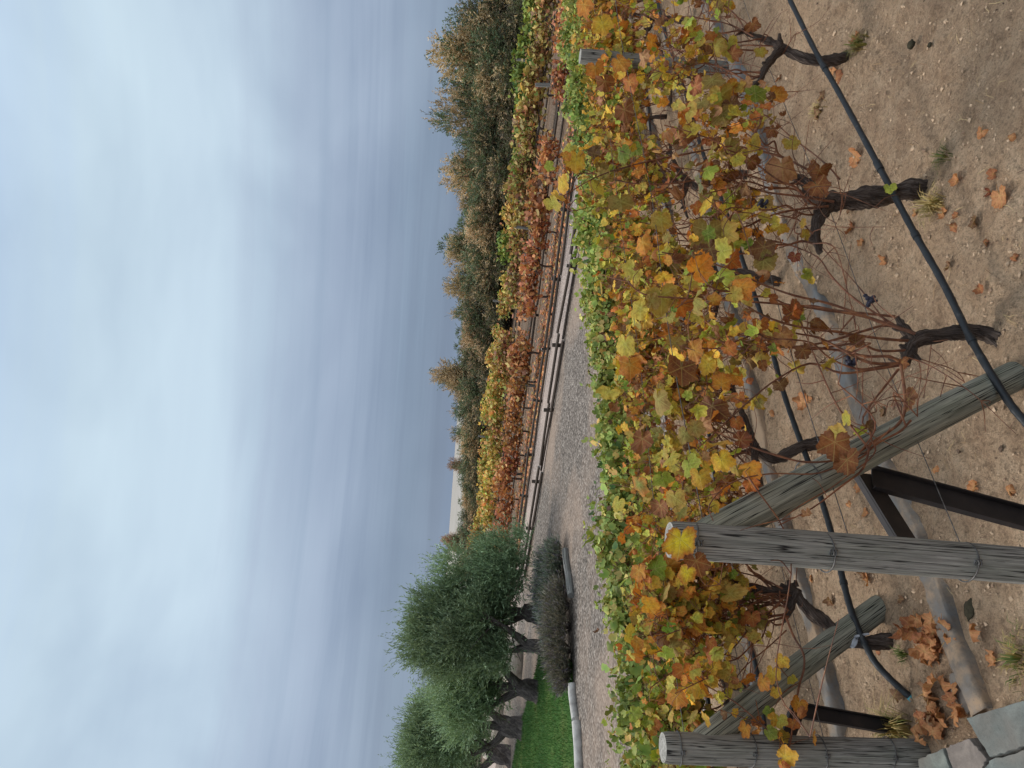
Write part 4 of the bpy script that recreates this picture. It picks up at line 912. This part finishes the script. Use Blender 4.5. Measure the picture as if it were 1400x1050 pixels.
# ------------------------------------------------------------------ far vines
def far_vine(mix, n, h, w, seed, label, group, size=.13):
    R = np.random.default_rng(seed); e = empty('grape_vine', (0, 0, 0), label, 'vine', group)
    g = G()
    P = np.array([[0, 0, -.05], [.03, 0, .2], [-.03, .02, .4]]); tube(g, catmull(P, 4), .03, 7, rough=.2, seed=seed)
    for s_ in (-1, 1): tube(g, catmull([P[-1], P[-1] + [s_ * .25, 0, .05], P[-1] + [s_ * .5, .02, .08]], 4), np.linspace(.025, .012, 9), 6)
    for k in range(12):
        x = R.uniform(-.55, .55); tube(g, [[x, 0, .42], [x + R.normal(0, .1), R.normal(0, .1), h * R.uniform(.6, .95)]], [.008, .004], 4, cap=False)
    g.build('trunk', M_VINE, e)
    ctr = np.c_[R.uniform(-.58, .58, 16), R.normal(0, .09, 16), R.uniform(.48, 1.0, 16) * h]
    k = R.integers(0, 16, n); p = ctr[k] + R.normal(0, 1, (n, 3)) * [.14, .13, .12 * h]
    p[:, 2] = np.clip(p[:, 2], .3 * h, h * 1.12)
    nr = R.normal(0, .6, (n, 3)) + [0, 0, .5]; tp = R.normal(0, .5, (n, 3)) + [0, 0, -.8]
    A, B, dry = pick(mix, n, R); A = A * 1.1; B = B * 1.1; g = G(); leaves(g, p, nr, tp, size * R.lognormal(0, .25, n), A, B, 3, R.normal(0, .3, n), R.uniform(0, .08, n), R)
    g.build('foliage', M_LEAF2, e); return e
MR = dict(amber=34, orange=30, oliveyellow=16, brown=14, rust=6)
MB = dict(olive=28, oliveyellow=26, rust=10, orange=14, yellowgreen=10, brown=8, green=5)
MY = dict(yellowgreen=22, yellow=20, lime=16, amber=14, green=14, oliveyellow=10, orange=4)
MG = dict(green=40, brightgreen=24, deepgreen=18, yellowgreen=10, lime=6)
def far_row(c, ta, tb, mixes, label, group, h, n, seed, sp=1.0, size=.13):
    R = np.random.default_rng(seed); pro = [[far_vine(m, n, h, .3, seed * 10 + i * 3 + j, label, group, size) for j in range(3)] for i, m in enumerate(mixes)]
    used = set(); k = 0; t = ta
    while t < tb:
        f = (t - ta) / (tb - ta)
        m = min(len(mixes) - 1, int(f * len(mixes) + R.normal(0, .25))) if len(mixes) > 1 else 0
        o = pro[max(m, 0)][R.integers(0, 3)]; loc = r2(c + R.normal(0, .08), t); rz = math.atan2(D2[1], D2[0]) + (pi if R.random() < .5 else 0) + R.normal(0, .08); s_ = R.uniform(.78, 1.2)
        if R.random() > .12:
            if o.name in used: copy_thing(o, loc, rz, s_)
            else: o.location = loc; o.rotation_euler = (0, 0, rz); o.scale = (s_, s_, s_); used.add(o.name)
        t += sp * R.uniform(.9, 1.1)
    for a in pro:
        for o in a:
            if o.name not in used:
                for ch in list(o.children): bpy.data.objects.remove(ch)
                bpy.data.objects.remove(o)
far_row(19.6, tl(770, -20, 19.6), tl(720, 742, 19.6), [MR, MR, MR], 'rusty red vine in the low row behind the second log fence', 'rusty vines of the far vineyard', .78, 380, 3)
far_row(24.4, tl(750, -20, 24.4), tl(705, 745, 24.4), [MB, MB, MY], 'olive brown vine in the far row behind the rusty vines', 'olive brown vines of the far vineyard', 1.0, 380, 4)
far_row(30.2, tl(740, -20, 30.2), tl(690, 750, 30.2), [MG, MY, MY], 'yellow green vine in the farthest row before the brown trees', 'yellow green vines of the far vineyard', 1.02, 520, 5, size=.14)
# red leaf litter below the rusty vines
g = G(); n = 3800; t = R.uniform(tl(770, 0, 19), tl(720, 735, 19), n); c = R.normal(19.2, .85, n); p = N2[None] * np.clip(c, 17.9, 22)[:, None] + D2[None] * t[:, None]; p[:, 2] = LOW + .03
A, B, dry = pick(MR, n, R); leaves(g, p, R.normal(0, .3, (n, 3)) + [0, 0, 1.], R.normal(0, 1, (n, 3)), np.full(n, .12), A, B, 3, R=R)
tag(g.build('leaf_litter', M_LEAF2), 'red brown leaf litter covering the soil below the rusty vines', 'leaf litter', kind='stuff')
for i, (X, Y, c, lab) in enumerate([(706, 81, 30.0, 'pale post among the green vines near the edge of the far row'), (694, 274, 30.0, 'pale leaning post between yellow vines below the tan trees'), (674, 411, 30.0, 'tall pale post topping a gap in the yellow green row'), (664, 518, 30.0, 'grey post among yellow vines below the tallest brown tree'), (654, 596, 30.0, 'short grey post in yellow vines near the small red tree'), (714, 347, 24.2, 'slender grey post amid olive brown vines'), (703, 310, 24.2, 'grey post behind rusty vines near a green yellow vine'), (708, 524, 19.7, 'leaning grey post standing in the rusty vine row'), (700, 648, 19.7, 'thin grey post of the rusty row near the gravel road'), (642, 748, 30.0, 'pale crooked post next to the olive tree crown'), (732, 116, 19.7, 'grey post in the rusty row below dark green vines'), (736, 640, 17.4, 'short post beside the second log fence')]):
    p = onplane(X, Y, N2, c); plain_post(p, .05, lab, (random.uniform(-.08, .08), random.uniform(-.05, .05)), LOW, M_PALELOG, 'posts of the far vineyard')

# ------------------------------------------------------------------ trees
def sprays(g, base, dirs, L, nb, wl, ww, colA, colB, R, droop=.15, fan=.6):
    """each spray: nb narrow blades set along a twig"""
    n = len(base); t = np.linspace(.12, 1, nb)
    P = base[:, None, :] + dirs[:, None, :] * (L[:, None] * t[None])[:, :, None] - np.array([0, 0, 1.]) * (droop * L[:, None] * t[None] ** 2)[:, :, None]
    d = dirs[:, None, :] + R.normal(0, fan, (n, nb, 3)); d /= np.linalg.norm(d, axis=2)[:, :, None]
    s_ = np.cross(d, R.normal(0, 1, (n, nb, 3))); s_ /= np.linalg.norm(s_, axis=2)[:, :, None] + 1e-9
    w1 = wl * R.uniform(.6, 1.3, (n, nb, 1)); w2 = ww * R.uniform(.7, 1.3, (n, nb, 1))
    V = np.stack([P, P + d * w1 * .45 + s_ * w2 * .5, P + d * w1, P + d * w1 * .45 - s_ * w2 * .5], 2)
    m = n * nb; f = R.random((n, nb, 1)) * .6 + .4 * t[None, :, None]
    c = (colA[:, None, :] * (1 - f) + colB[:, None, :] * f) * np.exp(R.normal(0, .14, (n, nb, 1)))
    g.add(V.reshape(-1, 3), (np.array([(0, 1, 2, 3)])[None] + (np.arange(m) * 4)[:, None, None]).reshape(-1, 4), np.repeat(c.reshape(-1, 3), 4, 0))

def shell_points(R, blobs, n):
    k = R.choice(len(blobs), n, p=np.array([b[3] ** 2 for b in blobs]) / sum(b[3] ** 2 for b in blobs))
    B = np.array([b[:3] for b in blobs])[k]; r = np.array([b[3] for b in blobs])[k]
    d = R.normal(0, 1, (n, 3)); d /= np.linalg.norm(d, axis=1)[:, None]
    return B + d * (r * R.uniform(.25, 1, n) ** .45)[:, None] * [1, 1, .9], d, k

def olive(loc, limbs, blobs, label, seed, lean=(0, 0), nt=5200, tr=.17, low=()):
    R = np.random.default_rng(seed); e = empty('olive_tree', loc, label, 'tree', 'olive trees by the lawn')
    loc = np.array(loc, float); g = G(); h = .55
    T = catmull([loc + [0, 0, -.1], loc + [lean[0] * .3, lean[1] * .3, .15], loc + [lean[0] * .7, lean[1] * .7, h * .7], loc + [lean[0], lean[1], h]], 6)
    tube(g, T, tr * np.interp(np.linspace(0, 1, len(T)), [0, .25, .7, 1], [1.45, 1.0, .95, .85]), 18, rough=.24, seed=seed, twist=2)
    for L in limbs:
        L = np.array(L, float) + loc; A = catmull(np.vstack([T[-4] + [0, 0, -.05], L]), 6)
        tube(g, A, np.linspace(tr * .62, tr * .14, len(A)), 12, rough=.2, seed=seed + 2, twist=2)
        for k in range(5):
            s_ = A[R.integers(len(A) // 2, len(A))]; d = R.normal(0, .3, 3) + [0, 0, .25]; tube(g, catmull([s_, s_ + d * .5 + R.normal(0, .05, 3), s_ + d], 4), np.linspace(tr * .16, tr * .05, 9), 6)
    g.build('trunk', M_TRUNK, e)
    b = [(x + loc[0], y + loc[1], z + loc[2], r) for x, y, z, r in blobs]
    b += [(loc[0] + x, loc[1] + y, loc[2] + z, r) for x, y, z, r in [(R.uniform(-.9, .9), R.normal(0, .4), R.uniform(.85, 1.1), R.uniform(.2, .3)) for _ in range(4)]]
    p, d, k = shell_points(R, b, nt)
    up = d * .6 + R.normal(0, .28, (nt, 3)) + [0, 0, .75]; up /= np.linalg.norm(up, axis=1)[:, None]
    tone = R.random(len(b))[k]
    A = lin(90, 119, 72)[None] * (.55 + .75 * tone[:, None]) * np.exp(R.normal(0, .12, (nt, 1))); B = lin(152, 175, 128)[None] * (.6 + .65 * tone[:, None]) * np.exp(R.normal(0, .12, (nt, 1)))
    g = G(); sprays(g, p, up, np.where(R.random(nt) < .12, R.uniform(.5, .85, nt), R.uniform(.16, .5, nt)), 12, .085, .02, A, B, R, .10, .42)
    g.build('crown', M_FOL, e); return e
def blobset(R, cx, cz, w, h, n, r0, r1_):
    out = []
    for _ in range(n):
        a = R.uniform(0, 6.28); q_ = R.uniform(0, 1) ** .5
        out.append((cx + cos(a) * q_ * w, R.normal(0, w * .4), cz + sin(a) * q_ * h, R.uniform(r0, r1_)))
    return out
R = np.random.default_rng(91)
def ob(X, Y): p = at(X, Y, LOW); return p
oa = ob(745, 848); olive(oa, [[(.25, 0, .9), (.7, .1, 1.5)], [(-.15, .1, .9), (-.3, .1, 1.7)], [(.1, -.1, 1.1), (.3, -.3, 2.0)]], blobset(R, .55, 1.7, .95, .95, 24, .24, .46) + [(1.3, 0, .9, .42), (1.55, 0, 1.15, .4), (1.0, .2, .75, .4), (.2, -.1, 2.75, .38), (-.25, 0, 2.6, .42), (1.15, 0, 2.15, .4), (1.75, 0, .62, .3)], 'wide olive tree at the end of its row, crown drooping to the gravel', 1, (.22, -.05), 6200)
oc = ob(748, 886); olive(oc, [[(.3, 0, .75), (.55, .2, 1.3)], [(-.1, 0, .8), (-.2, 0, 1.5)], [(.45, -.1, 1.0), (.8, -.1, 1.6)]], blobset(R, 0, 1.8, .75, .75, 20, .24, .44) + [(-.1, 0, 2.85, .36), (.25, .2, 2.7, .36)], 'olive tree with a short forked trunk behind the grey bushes', 2, (.05, 0), 4600, .15)
od = ob(736, 946); olive(od, [[(.45, 0, .8), (1.0, .1, 1.3), (1.3, .1, 1.9)], [(-.2, 0, .8), (-.5, 0, 1.4)], [(.1, 0, 1.0), (.2, 0, 1.9)]], blobset(R, .15, 1.55, 1.0, .42, 20, .26, .46) + [(.5, 0, 2.1, .34), (-.5, .1, 1.9, .3)], 'olive tree with a thick v-shaped trunk on the lawn edge', 3, (.1, 0), 5200, .2)
oe = ob(714, 995); olive(oe, [[(.35, 0, .85), (.6, 0, 1.4)], [(-.4, 0, .7), (-.8, 0, 1.3)], [(0, .1, 1.0), (.1, .1, 2.0)]], blobset(R, -.35, 2.05, 1.05, .75, 24, .3, .52) + [(-.9, 0, 2.85, .38), (.75, 0, 1.55, .4), (-.3, 0, 2.7, .34)], 'olive tree with a broad gnarled trunk behind the green lawn', 4, (0, .1), 5800, .26)
of = ob(698, 1036); olive(of, [[(.3, 0, .85), (.7, 0, 1.4)], [(-.3, 0, .8), (-.7, 0, 1.5)]], blobset(R, -.6, 2.45, 1.4, 1.0, 24, .36, .6), 'olive tree cut by the picture edge, farthest along the lawn', 5, (.1, .1), 5600, .26)

# feathery tan and green trees beyond the vineyard
def tamarisk(loc, h, w, tan, label, seed, green=.3, nb=6, red=0.0):
    R = np.random.default_rng(seed); e = empty('tamarisk_tree', (0, 0, 0), label, 'tree', 'trees behind the far vineyard')
    g = G(); gc = G()
    TAN = lin(204, 172, 124); TN2 = lin(168, 140, 98); OLV = lin(106, 110, 72); GRY = lin(106, 96, 76); GR = lin(98, 122, 84); RD = lin(150, 100, 76)
    # a low dome of twiggy green, plumes standing out of it
    blobs = [(R.normal(0, w * .42), R.normal(0, w * .3), h * R.uniform(.16, .5), h * R.uniform(.14, .20)) for _ in range(15)]
    npl = nb; kind = [0] * len(blobs)
    for i in range(npl):
        q_ = R.normal(0, .42); top = h * (.88 - .5 * q_ * q_) * R.uniform(.84, 1.0) if i else h * .89
        x0, y0 = w * q_, R.normal(0, w * .28)
        if i == 0: x0 = w * .1 * R.normal(); 
        for f in (1.0, .84, .66):
            blobs.append((x0 * (.6 + .4 * f) + R.normal(0, .06), y0, top * f, h * (.085 if f == 1 else .115 if f > .8 else .14))); kind.append(2 if R.random() < green else (3 if R.random() < red else 1))
    nt = 3800; p, d, k = shell_points(R, blobs, nt); kd = np.array(kind)[k]
    for b in blobs[::2]:
        q_ = np.array(b[:3]); Q = catmull([[R.normal(0, .15), R.normal(0, .1), -.1], q_ * [.5, .5, .45], q_], 7); tube(g, Q, np.linspace(.05, .012, len(Q)), 6, rough=.15, seed=3)
    for _ in range(60):                                          # bare twigs of the skirt
        q_ = np.array([R.normal(0, w * .5), R.normal(0, w * .4), h * R.uniform(.15, .5)]); tube(g, catmull([q_ * [.5, .5, .1], q_ * [.8, .8, .6] + R.normal(0, .08, 3), q_], 4), np.linspace(.018, .006, 9), 4, cap=False)
    dr = d * .7 + R.normal(0, .38, (nt, 3)) + [0, 0, .6]; dr /= np.linalg.norm(dr, axis=1)[:, None]
    tt = np.clip((p[:, 2] / h - .28) * 2.7, .06, 1) * tan; u = R.random(nt) < tt
    base = np.where((R.random(nt) < .55)[:, None], OLV[None], GRY[None])
    hi = np.where((kd == 2)[:, None], GR[None], np.where((kd == 3)[:, None], RD[None], TAN[None]))
    B = np.where((u | (kd > 1))[:, None], hi, base); A = np.where(u[:, None], np.where((kd == 2)[:, None], OLV[None], TN2[None]), base * .85)
    v = np.exp(R.normal(0, .16, (nt, 1)))
    sprays(gc, p, dr, R.uniform(.2, .5, nt) * (h / 4.2), 12, .11, .036, A * v, B * v, R, .06, .62)
    g.build('trunk', M_TRUNK, e); gc.build('crown', M_FOL, e); return e
protos = [tamarisk(0, 4.2, 1.5, 1.0, 'x', 1), tamarisk(0, 4.2, 1.7, .95, 'x', 2, .15), tamarisk(0, 4.2, 1.4, .8, 'x', 3, .6), tamarisk(0, 4.2, 1.6, .45, 'x', 4, .4), tamarisk(0, 4.2, 1.3, .9, 'x', 5, .05, red=.8)]
# photo pixel of each crown top, distance plane, kind, width factor
TR = [(585, 62, 34, 1, 1.15, 'tallest tan plumed tree at the edge of the tree line, tip rusty'), (612, 20, 36, 3, 1.1, 'dark olive tree cut by the picture edge at the end of the tree line'), (580, 150, 34.5, 2, .85, 'pointed green feathery tree between two tan trees'), (604, 118, 36, 3, 1.0, 'olive brown tree filling the gap beside the pointed green tree'), (602, 226, 34, 1, 1.1, 'broad tan tree next to the pointed green tree'), (622, 188, 33, 3, .9, 'low grey green tree before the broad tan tree'), (618, 262, 35, 0, .9, 'tan tree with sloping side, third tan crown from the edge'), (600, 332, 36, 0, 1.15, 'tan and green tree with a flat double crown'), (628, 300, 34, 3, .9, 'dull green bushy tree in the dip before the double crown'), (606, 390, 37, 1, 1.0, 'tan tree with a slanting plume and a small green tip beside it'), (617, 362, 38, 2, .8, 'green tree behind the slanting tan plume'), (612, 428, 40, 2, .6, 'small green spiky tree top between tan crowns'), (622, 470, 38, 0, 1.1, 'rounded tan tree beside the tallest brown tree'), (588, 514, 38, 1, 1.0, 'tall brown plumed tree standing clear of its neighbours'), (614, 553, 40, 2, .85, 'green topped tree on the falling side of the tall brown tree'), (628, 545, 37, 0, .9, 'low tan tree before the green topped one'), (612, 594, 44, 2, .7, 'small green tree standing against the pale field'), (628, 575, 39, 3, .9, 'dull olive shrub tree at the start of the low hedge'), (632, 618, 40, 0, .9, 'low tan hedge tree next to the small red tree'), (611, 634, 44, 4, .7, 'small red brown tree on the skyline'), (636, 665, 40, 3, .95, 'low olive hedge tree beyond the red brown tree'), (634, 700, 42, 2, .9, 'low green hedge tree under the pale field'), (602, 738, 44, 4, .85, 'red brown tree on the skyline beside the olive crown'), (634, 728, 40, 3, .9, 'dark hedge tree below the red brown skyline tree'), (630, 765, 42, 2, 1.0, 'green hedge tree half hidden by the olive crown')]
fill = [(641, 60, 32.5), (641, 110, 32.5), (643, 160, 32.5), (637, 215, 32.5), (641, 262, 32.8), (628, 300, 33), (632, 345, 33), (630, 385, 33), (626, 425, 33.5), (624, 455, 33.6), (626, 490, 34), (626, 530, 34), (622, 560, 34.5), (625, 592, 35), (626, 615, 35), (627, 638, 35), (626, 660, 35), (627, 682, 36), (626, 704, 36), (625, 725, 36.5), (624, 748, 37), (622, 772, 37.5)]
used = set()
def put_tree(X, Y, c, k, wf, lab, rz, grp=None):
    p = onplane(X, Y, N2, c); h = p[2] - LOW; s_ = h / 4.2 * .99; o = protos[k]; loc = (p[0], p[1], LOW); S = (s_ * wf * (1 + .25 * (4.2 / h - 1)), s_ * wf * (1 + .25 * (4.2 / h - 1)), s_)
    if k in used: r = copy_thing(o, loc, rz, S, lab)
    else: o.location = loc; o.rotation_euler = (0, 0, rz); o.scale = S; used.add(k); o['label'] = lab; r = o
    if grp: r['group'] = grp
for i, (X, Y, c, k, wf, lab) in enumerate(TR): put_tree(X, Y, c, k, wf, lab, i * 1.7)
for i, (X, Y, c) in enumerate(fill): put_tree(X, Y, c, (3, 0, 3, 3)[i % 4], 1.4, 'low twiggy shrub at the foot of the tan tree line', i * 2.3 + .4, 'twiggy shrubs below the tree line')

# ------------------------------------------------------------------ lawn, its kerb, the bed of grey bushes
lw = [at(795, 1120, LOW), at(786, 1000, LOW), at(784, 905, LOW), at(743, 868, LOW), at(734, 915, LOW), at(710, 1000, LOW), at(690, 1110, LOW)]
g = G(); V = np.array(lw); V[:, 2] = LOW + .022; g.add(V, np.array([list(range(len(V)))])); tag(g.build('lawn', M_LAWN), kind='structure')
def inpoly(P, poly):
    x, y = P[:, 0], P[:, 1]; r = np.zeros(len(P), bool); n = len(poly)
    for i in range(n):
        a, b = poly[i], poly[(i + 1) % n]
        cnd = ((a[1] > y) != (b[1] > y)) & (x < (b[0] - a[0]) * (y - a[1]) / (b[1] - a[1] + 1e-12) + a[0]); r ^= cnd
    return r
R = np.random.default_rng(44); mn = V.min(0); mx = V.max(0); P = R.uniform(mn[:2], mx[:2], (60000, 2)); P = P[inpoly(P, V)]
n = len(P); b = np.c_[P, np.full(n, LOW + .02)]; a = R.uniform(0, 6.28, n); s_ = np.c_[np.cos(a), np.sin(a), np.zeros(n)] * .006; tip = b + np.c_[R.normal(0, .02, (n, 2)), R.uniform(.03, .075, n)]
gc_ = np.array([lin(58, 92, 40), lin(76, 110, 50), lin(92, 116, 58), lin(128, 126, 78)])[R.choice(4, n, p=[.4, .38, .17, .05])]
g = G(); g.add(np.stack([b - s_, b + s_, tip], 1).reshape(-1, 3), np.arange(n * 3).reshape(-1, 3), np.repeat(gc_, 3, 0)); tag(g.build('grass', M_STRAW), 'short mown green grass of the lawn below the olive trees', 'grass', kind='stuff')
kerb_m = mat_simple('pale_edging', [(.3, lin(150, 144, 136)), (.6, lin(186, 180, 172)), (.8, lin(206, 202, 196))], 6, .8, .2, .3, .01)
def edging(pts, r, label, mat):
    g = G(); tube(g, catmull([at(X, Y, LOW + .06) for X, Y in pts], 8), r, 10, rough=.08, seed=3); tag(g.build('edging', mat), label, 'edging')
edging([(782, 935), (783, 955), (787, 984)], .075, 'pale round edging length at the lawn corner near the grey bushes', kerb_m)
edging([(788.5, 987), (790, 1010), (793, 1070)], .085, 'pale round edging length along the lawn, running out of the picture', kerb_m)
edging([(773, 752), (775, 772), (778, 790), (781, 814)], .075, 'weathered plank edging the bed of grey bushes', M_PALELOG)
def bush(X, Y, h, w, n, cols, tips, label, seed):
    R = np.random.default_rng(seed); c = at(X, Y, LOW); e = empty('lavender_bush', c, label, 'bush', 'grey bushes in the bed by the road')
    q_ = np.sqrt(R.random(n)); a = R.uniform(0, 6.28, n); b = c + np.c_[np.cos(a) * q_ * w * .75, np.sin(a) * q_ * w * .75, h * .15 + R.random(n) * h * .55 * (1 - q_ ** 2 * .6)]
    d = np.c_[np.cos(a) * q_ * .8, np.sin(a) * q_ * .8, np.full(n, .8)] + R.normal(0, .25, (n, 3)); d /= np.linalg.norm(d, axis=1)[:, None]
    k = R.choice(len(cols), n); A = np.array(cols)[k] * np.exp(R.normal(0, .15, (n, 1))); B = A.copy(); m = R.random(n) < .22; B[m] = np.array(tips)
    g = G(); sprays(g, b, d, R.uniform(.10, .28, n), 7, .075, .014, A, B, R, .05, .35); g.build('foliage', M_FOL, e)
    g = G()
    for _ in range(14): tube(g, [c + [0, 0, -.02], c + np.r_[R.normal(0, w * .35, 2), h * .5]], [.012, .006], 5, cap=False)
    g.build('stems', M_TRUNK, e)
GB = [lin(92, 106, 86), lin(110, 120, 102), lin(76, 92, 70), lin(124, 124, 108)]; GB2 = [lin(122, 114, 96), lin(104, 102, 84), lin(138, 130, 112), lin(88, 92, 72)]
for i, (X, Y, h, w, cs) in enumerate([(773, 768, .45, .45, GB), (772, 800, .5, .5, GB), (779, 828, .6, .55, GB2), (781, 858, .65, .6, GB2), (781, 890, .6, .55, GB2), (762, 775, .5, .5, GB), (758, 812, .55, .6, GB), (768, 845, .55, .6, GB), (783, 918, .35, .35, GB2)]):
    bush(X, Y, h, w, 900, cs, lin(112, 100, 118), ['low grey green bush at the tip of the bed', 'grey green bush with dull violet tips beside the plank edging', 'brownish grey bush at the end of the plank', 'largest brownish grey bush in front of the olive trunks', 'brownish grey bush spreading over the lawn corner', 'grey bush at the back of the bed tip', 'grey green bush at the back, under the drooping crown', 'dark bush at the back, before the first olive trunk', 'smallest brown bush at the lawn corner'][i], 600 + i)
for i, (X, Y, s_, lab) in enumerate([(690, 940, .5, 'pale boulder seen between the thick v-shaped trunk and its neighbour'), (687, 968, .6, 'pale boulder behind the lawn, right of the broad gnarled trunk'), (682, 1015, .55, 'pale boulder seen past the farthest olive trunk'), (712, 905, .55, 'pale boulder behind the short forked olive trunk'), (700, 925, .4, 'small pale boulder behind the lawn edge')]):
    p = at(X, Y, LOW); d = p - CAM; p = CAM + d * 1.0; rock(np.array([p[0], p[1], LOW + s_ * .3]), s_ * 1.3, M_ST[4], lab, 20 + i)
# low bushes closing the view behind the olive trees
R = np.random.default_rng(8)
for i, (X, Y, h) in enumerate([(662, 900, 1.6), (660, 945, 1.7), (658, 985, 1.8), (656, 1025, 1.9), (655, 1065, 2.0)]):
    p = at(X, Y, LOW); c = p
    e = empty('shrub', c, ['dark green shrub glimpsed behind the forked olive trunk', 'dark shrub glimpsed behind the v-shaped olive trunk', 'dark shrub behind the pale boulder by the broad trunk', 'dark shrub behind the farthest olive trunk', 'dark shrub at the picture edge behind the lawn'][i], 'shrub', 'shrubs behind the olive trees')
    n = 900; a = R.uniform(0, 6.28, n); q_ = np.sqrt(R.random(n)); b = c + np.c_[np.cos(a) * q_ * 1.8, np.sin(a) * q_ * 1.0, R.random(n) * h * (1 - .5 * q_ ** 2)]
    d = R.normal(0, .4, (n, 3)) + [0, 0, .8]; d /= np.linalg.norm(d, axis=1)[:, None]
    g = G(); A = np.tile(lin(70, 84, 54), (n, 1)) * np.exp(R.normal(0, .2, (n, 1))); sprays(g, b, d, R.uniform(.2, .5, n), 8, .14, .04, A, A * 1.3, R); g.build('foliage', M_FOL, e)
    g = G()
    for _ in range(8): tube(g, [c, c + np.r_[R.normal(0, .5, 2), h * .6]], [.03, .012], 5, cap=False)
    g.build('stems', M_TRUNK, e)

# ------------------------------------------------------------------ light
SUN_EL, SUN_AZ = radians(52), radians(-60)         # behind cloud, to one side
w = bpy.data.worlds.new('World'); sc.world = w; w.use_nodes = True
nt = w.node_tree; nt.nodes.clear()
class WN(NT):
    def __init__(s, t): s.t = t
W = WN(nt); out = W.n('ShaderNodeOutputWorld'); bg = W.n('ShaderNodeBackground', i_Strength=.1)
sky = W.n('ShaderNodeTexSky', sky_type='NISHITA', sun_disc=False, sun_elevation=SUN_EL, sun_rotation=SUN_AZ)
tc = W.n('ShaderNodeTexCoord').outputs['Generated']
sp = W.n('ShaderNodeSeparateXYZ'); W.l(tc, sp.inputs[0]); el = sp.outputs[2]
dz = W.math('ADD', W.math('MAXIMUM', el, 0.0), .10)
cb = W.n('ShaderNodeCombineXYZ'); W.l(W.math('DIVIDE', sp.outputs[0], dz), cb.inputs[0]); W.l(W.math('DIVIDE', sp.outputs[1], dz), cb.inputs[1])
cloudp = cb.outputs[0]
big = W.noise(W.vmap(tc, (1.6, 1.6, 3.6)), 1.4, 6, .55, .25); strk = W.noise(W.vmap(tc, (1.8, 1.8, 7)), 1.7, 6, .55, .3)
soft = W.noise(W.vmap(tc, (1.4, 1.4, 3.2)), 1.6, 4, .5, .4)
band = W.noise(W.vmap(tc, (.7, .7, 24)), 1.3, 6, .6, .22)
elw = W.math('ADD', el, W.math('MULTIPLY', W.math('SUBTRACT', big, .5), .12))
elw = W.math('ADD', elw, W.math('MULTIPLY', W.math('SUBTRACT', band, .5), .15))
K = 7.2
def sk(r, g_, b_, m=1.0): return tuple(float(v) * K * m for v in lin(r, g_, b_))
base_c = W.ramp(elw, [(0.0, sk(124, 143, 169)), (.045, sk(131, 149, 173)), (.085, sk(142, 158, 181)), (.15, sk(156, 171, 193)), (.21, sk(168, 184, 204)), (.28, sk(190, 209, 225)), (.42, sk(196, 216, 230)), (.56, sk(186, 208, 233)), (.8, sk(214, 228, 244)), (1.0, sk(236, 242, 250))])
lite = W.mix(1.0, base_c, (1.22, 1.20, 1.16), 'MULTIPLY'); dark = W.mix(1.0, base_c, (.80, .82, .86), 'MULTIPLY')
c1 = W.mix(W.maprange(soft, .38, .62, 0, 1), dark, lite)
c1 = W.mix(.55, base_c, c1)
c2 = W.mix(W.maprange(strk, .44, .66, 0, .22), c1, lite)
wd = W.math('MULTIPLY', W.maprange(band, .46, .62, 0, .7), W.math('MULTIPLY', W.maprange(el, .30, .14, 0, 1), W.maprange(el, .0, .03, .3, 1)))
c2 = W.mix(wd, c2, W.mix(1.0, c2, (.72, .75, .80), 'MULTIPLY'))
wl_ = W.math('MULTIPLY', W.maprange(band, .44, .34, 0, .6), W.maprange(el, .34, .10, 0, 1))
c2 = W.mix(wl_, c2, lite)
zen = W.mix(W.maprange(el, .62, .95, 0, 1), c2, W.mix(1.0, c2, (2.3, 2.25, 2.15), 'MULTIPLY'))
fin = W.mix(.93, sky.outputs[0], zen)
W.l(fin, bg.inputs['Color']); nt.links.new(bg.outputs[0], out.inputs[0])
ld = bpy.data.lights.new('sun', 'SUN'); ld.energy = 1.5; ld.angle = radians(14); ld.color = (1, .965, .91)
lo = bpy.data.objects.new('sun', ld); COL.objects.link(lo)
from mathutils import Vector, Matrix
sd = Vector((sin(SUN_AZ) * cos(SUN_EL), cos(SUN_AZ) * cos(SUN_EL), sin(SUN_EL)))
lo.rotation_euler = sd.to_track_quat('Z', 'Y').to_euler()

# ------------------------------------------------------------------ camera (the photograph lies on its side: its left is up)
cd = bpy.data.cameras.new('camera'); co = bpy.data.objects.new('camera', cd); COL.objects.link(co)
cd.sensor_fit = 'HORIZONTAL'; cd.sensor_width = 36; cd.lens = 36 * FPX / 1400; cd.clip_start = .05; cd.clip_end = 8000
bx_, by_, bz_ = -CU, CR, -CF
co.matrix_world = Matrix(((bx_[0], by_[0], bz_[0], CAM[0]), (bx_[1], by_[1], bz_[1], CAM[1]), (bx_[2], by_[2], bz_[2], CAM[2]), (0, 0, 0, 1)))
sc.camera = co
vs = sc.view_settings; vs.view_transform = 'Standard'; vs.look = 'None'; vs.exposure = .5; vs.gamma = 1; vs.use_curve_mapping = False
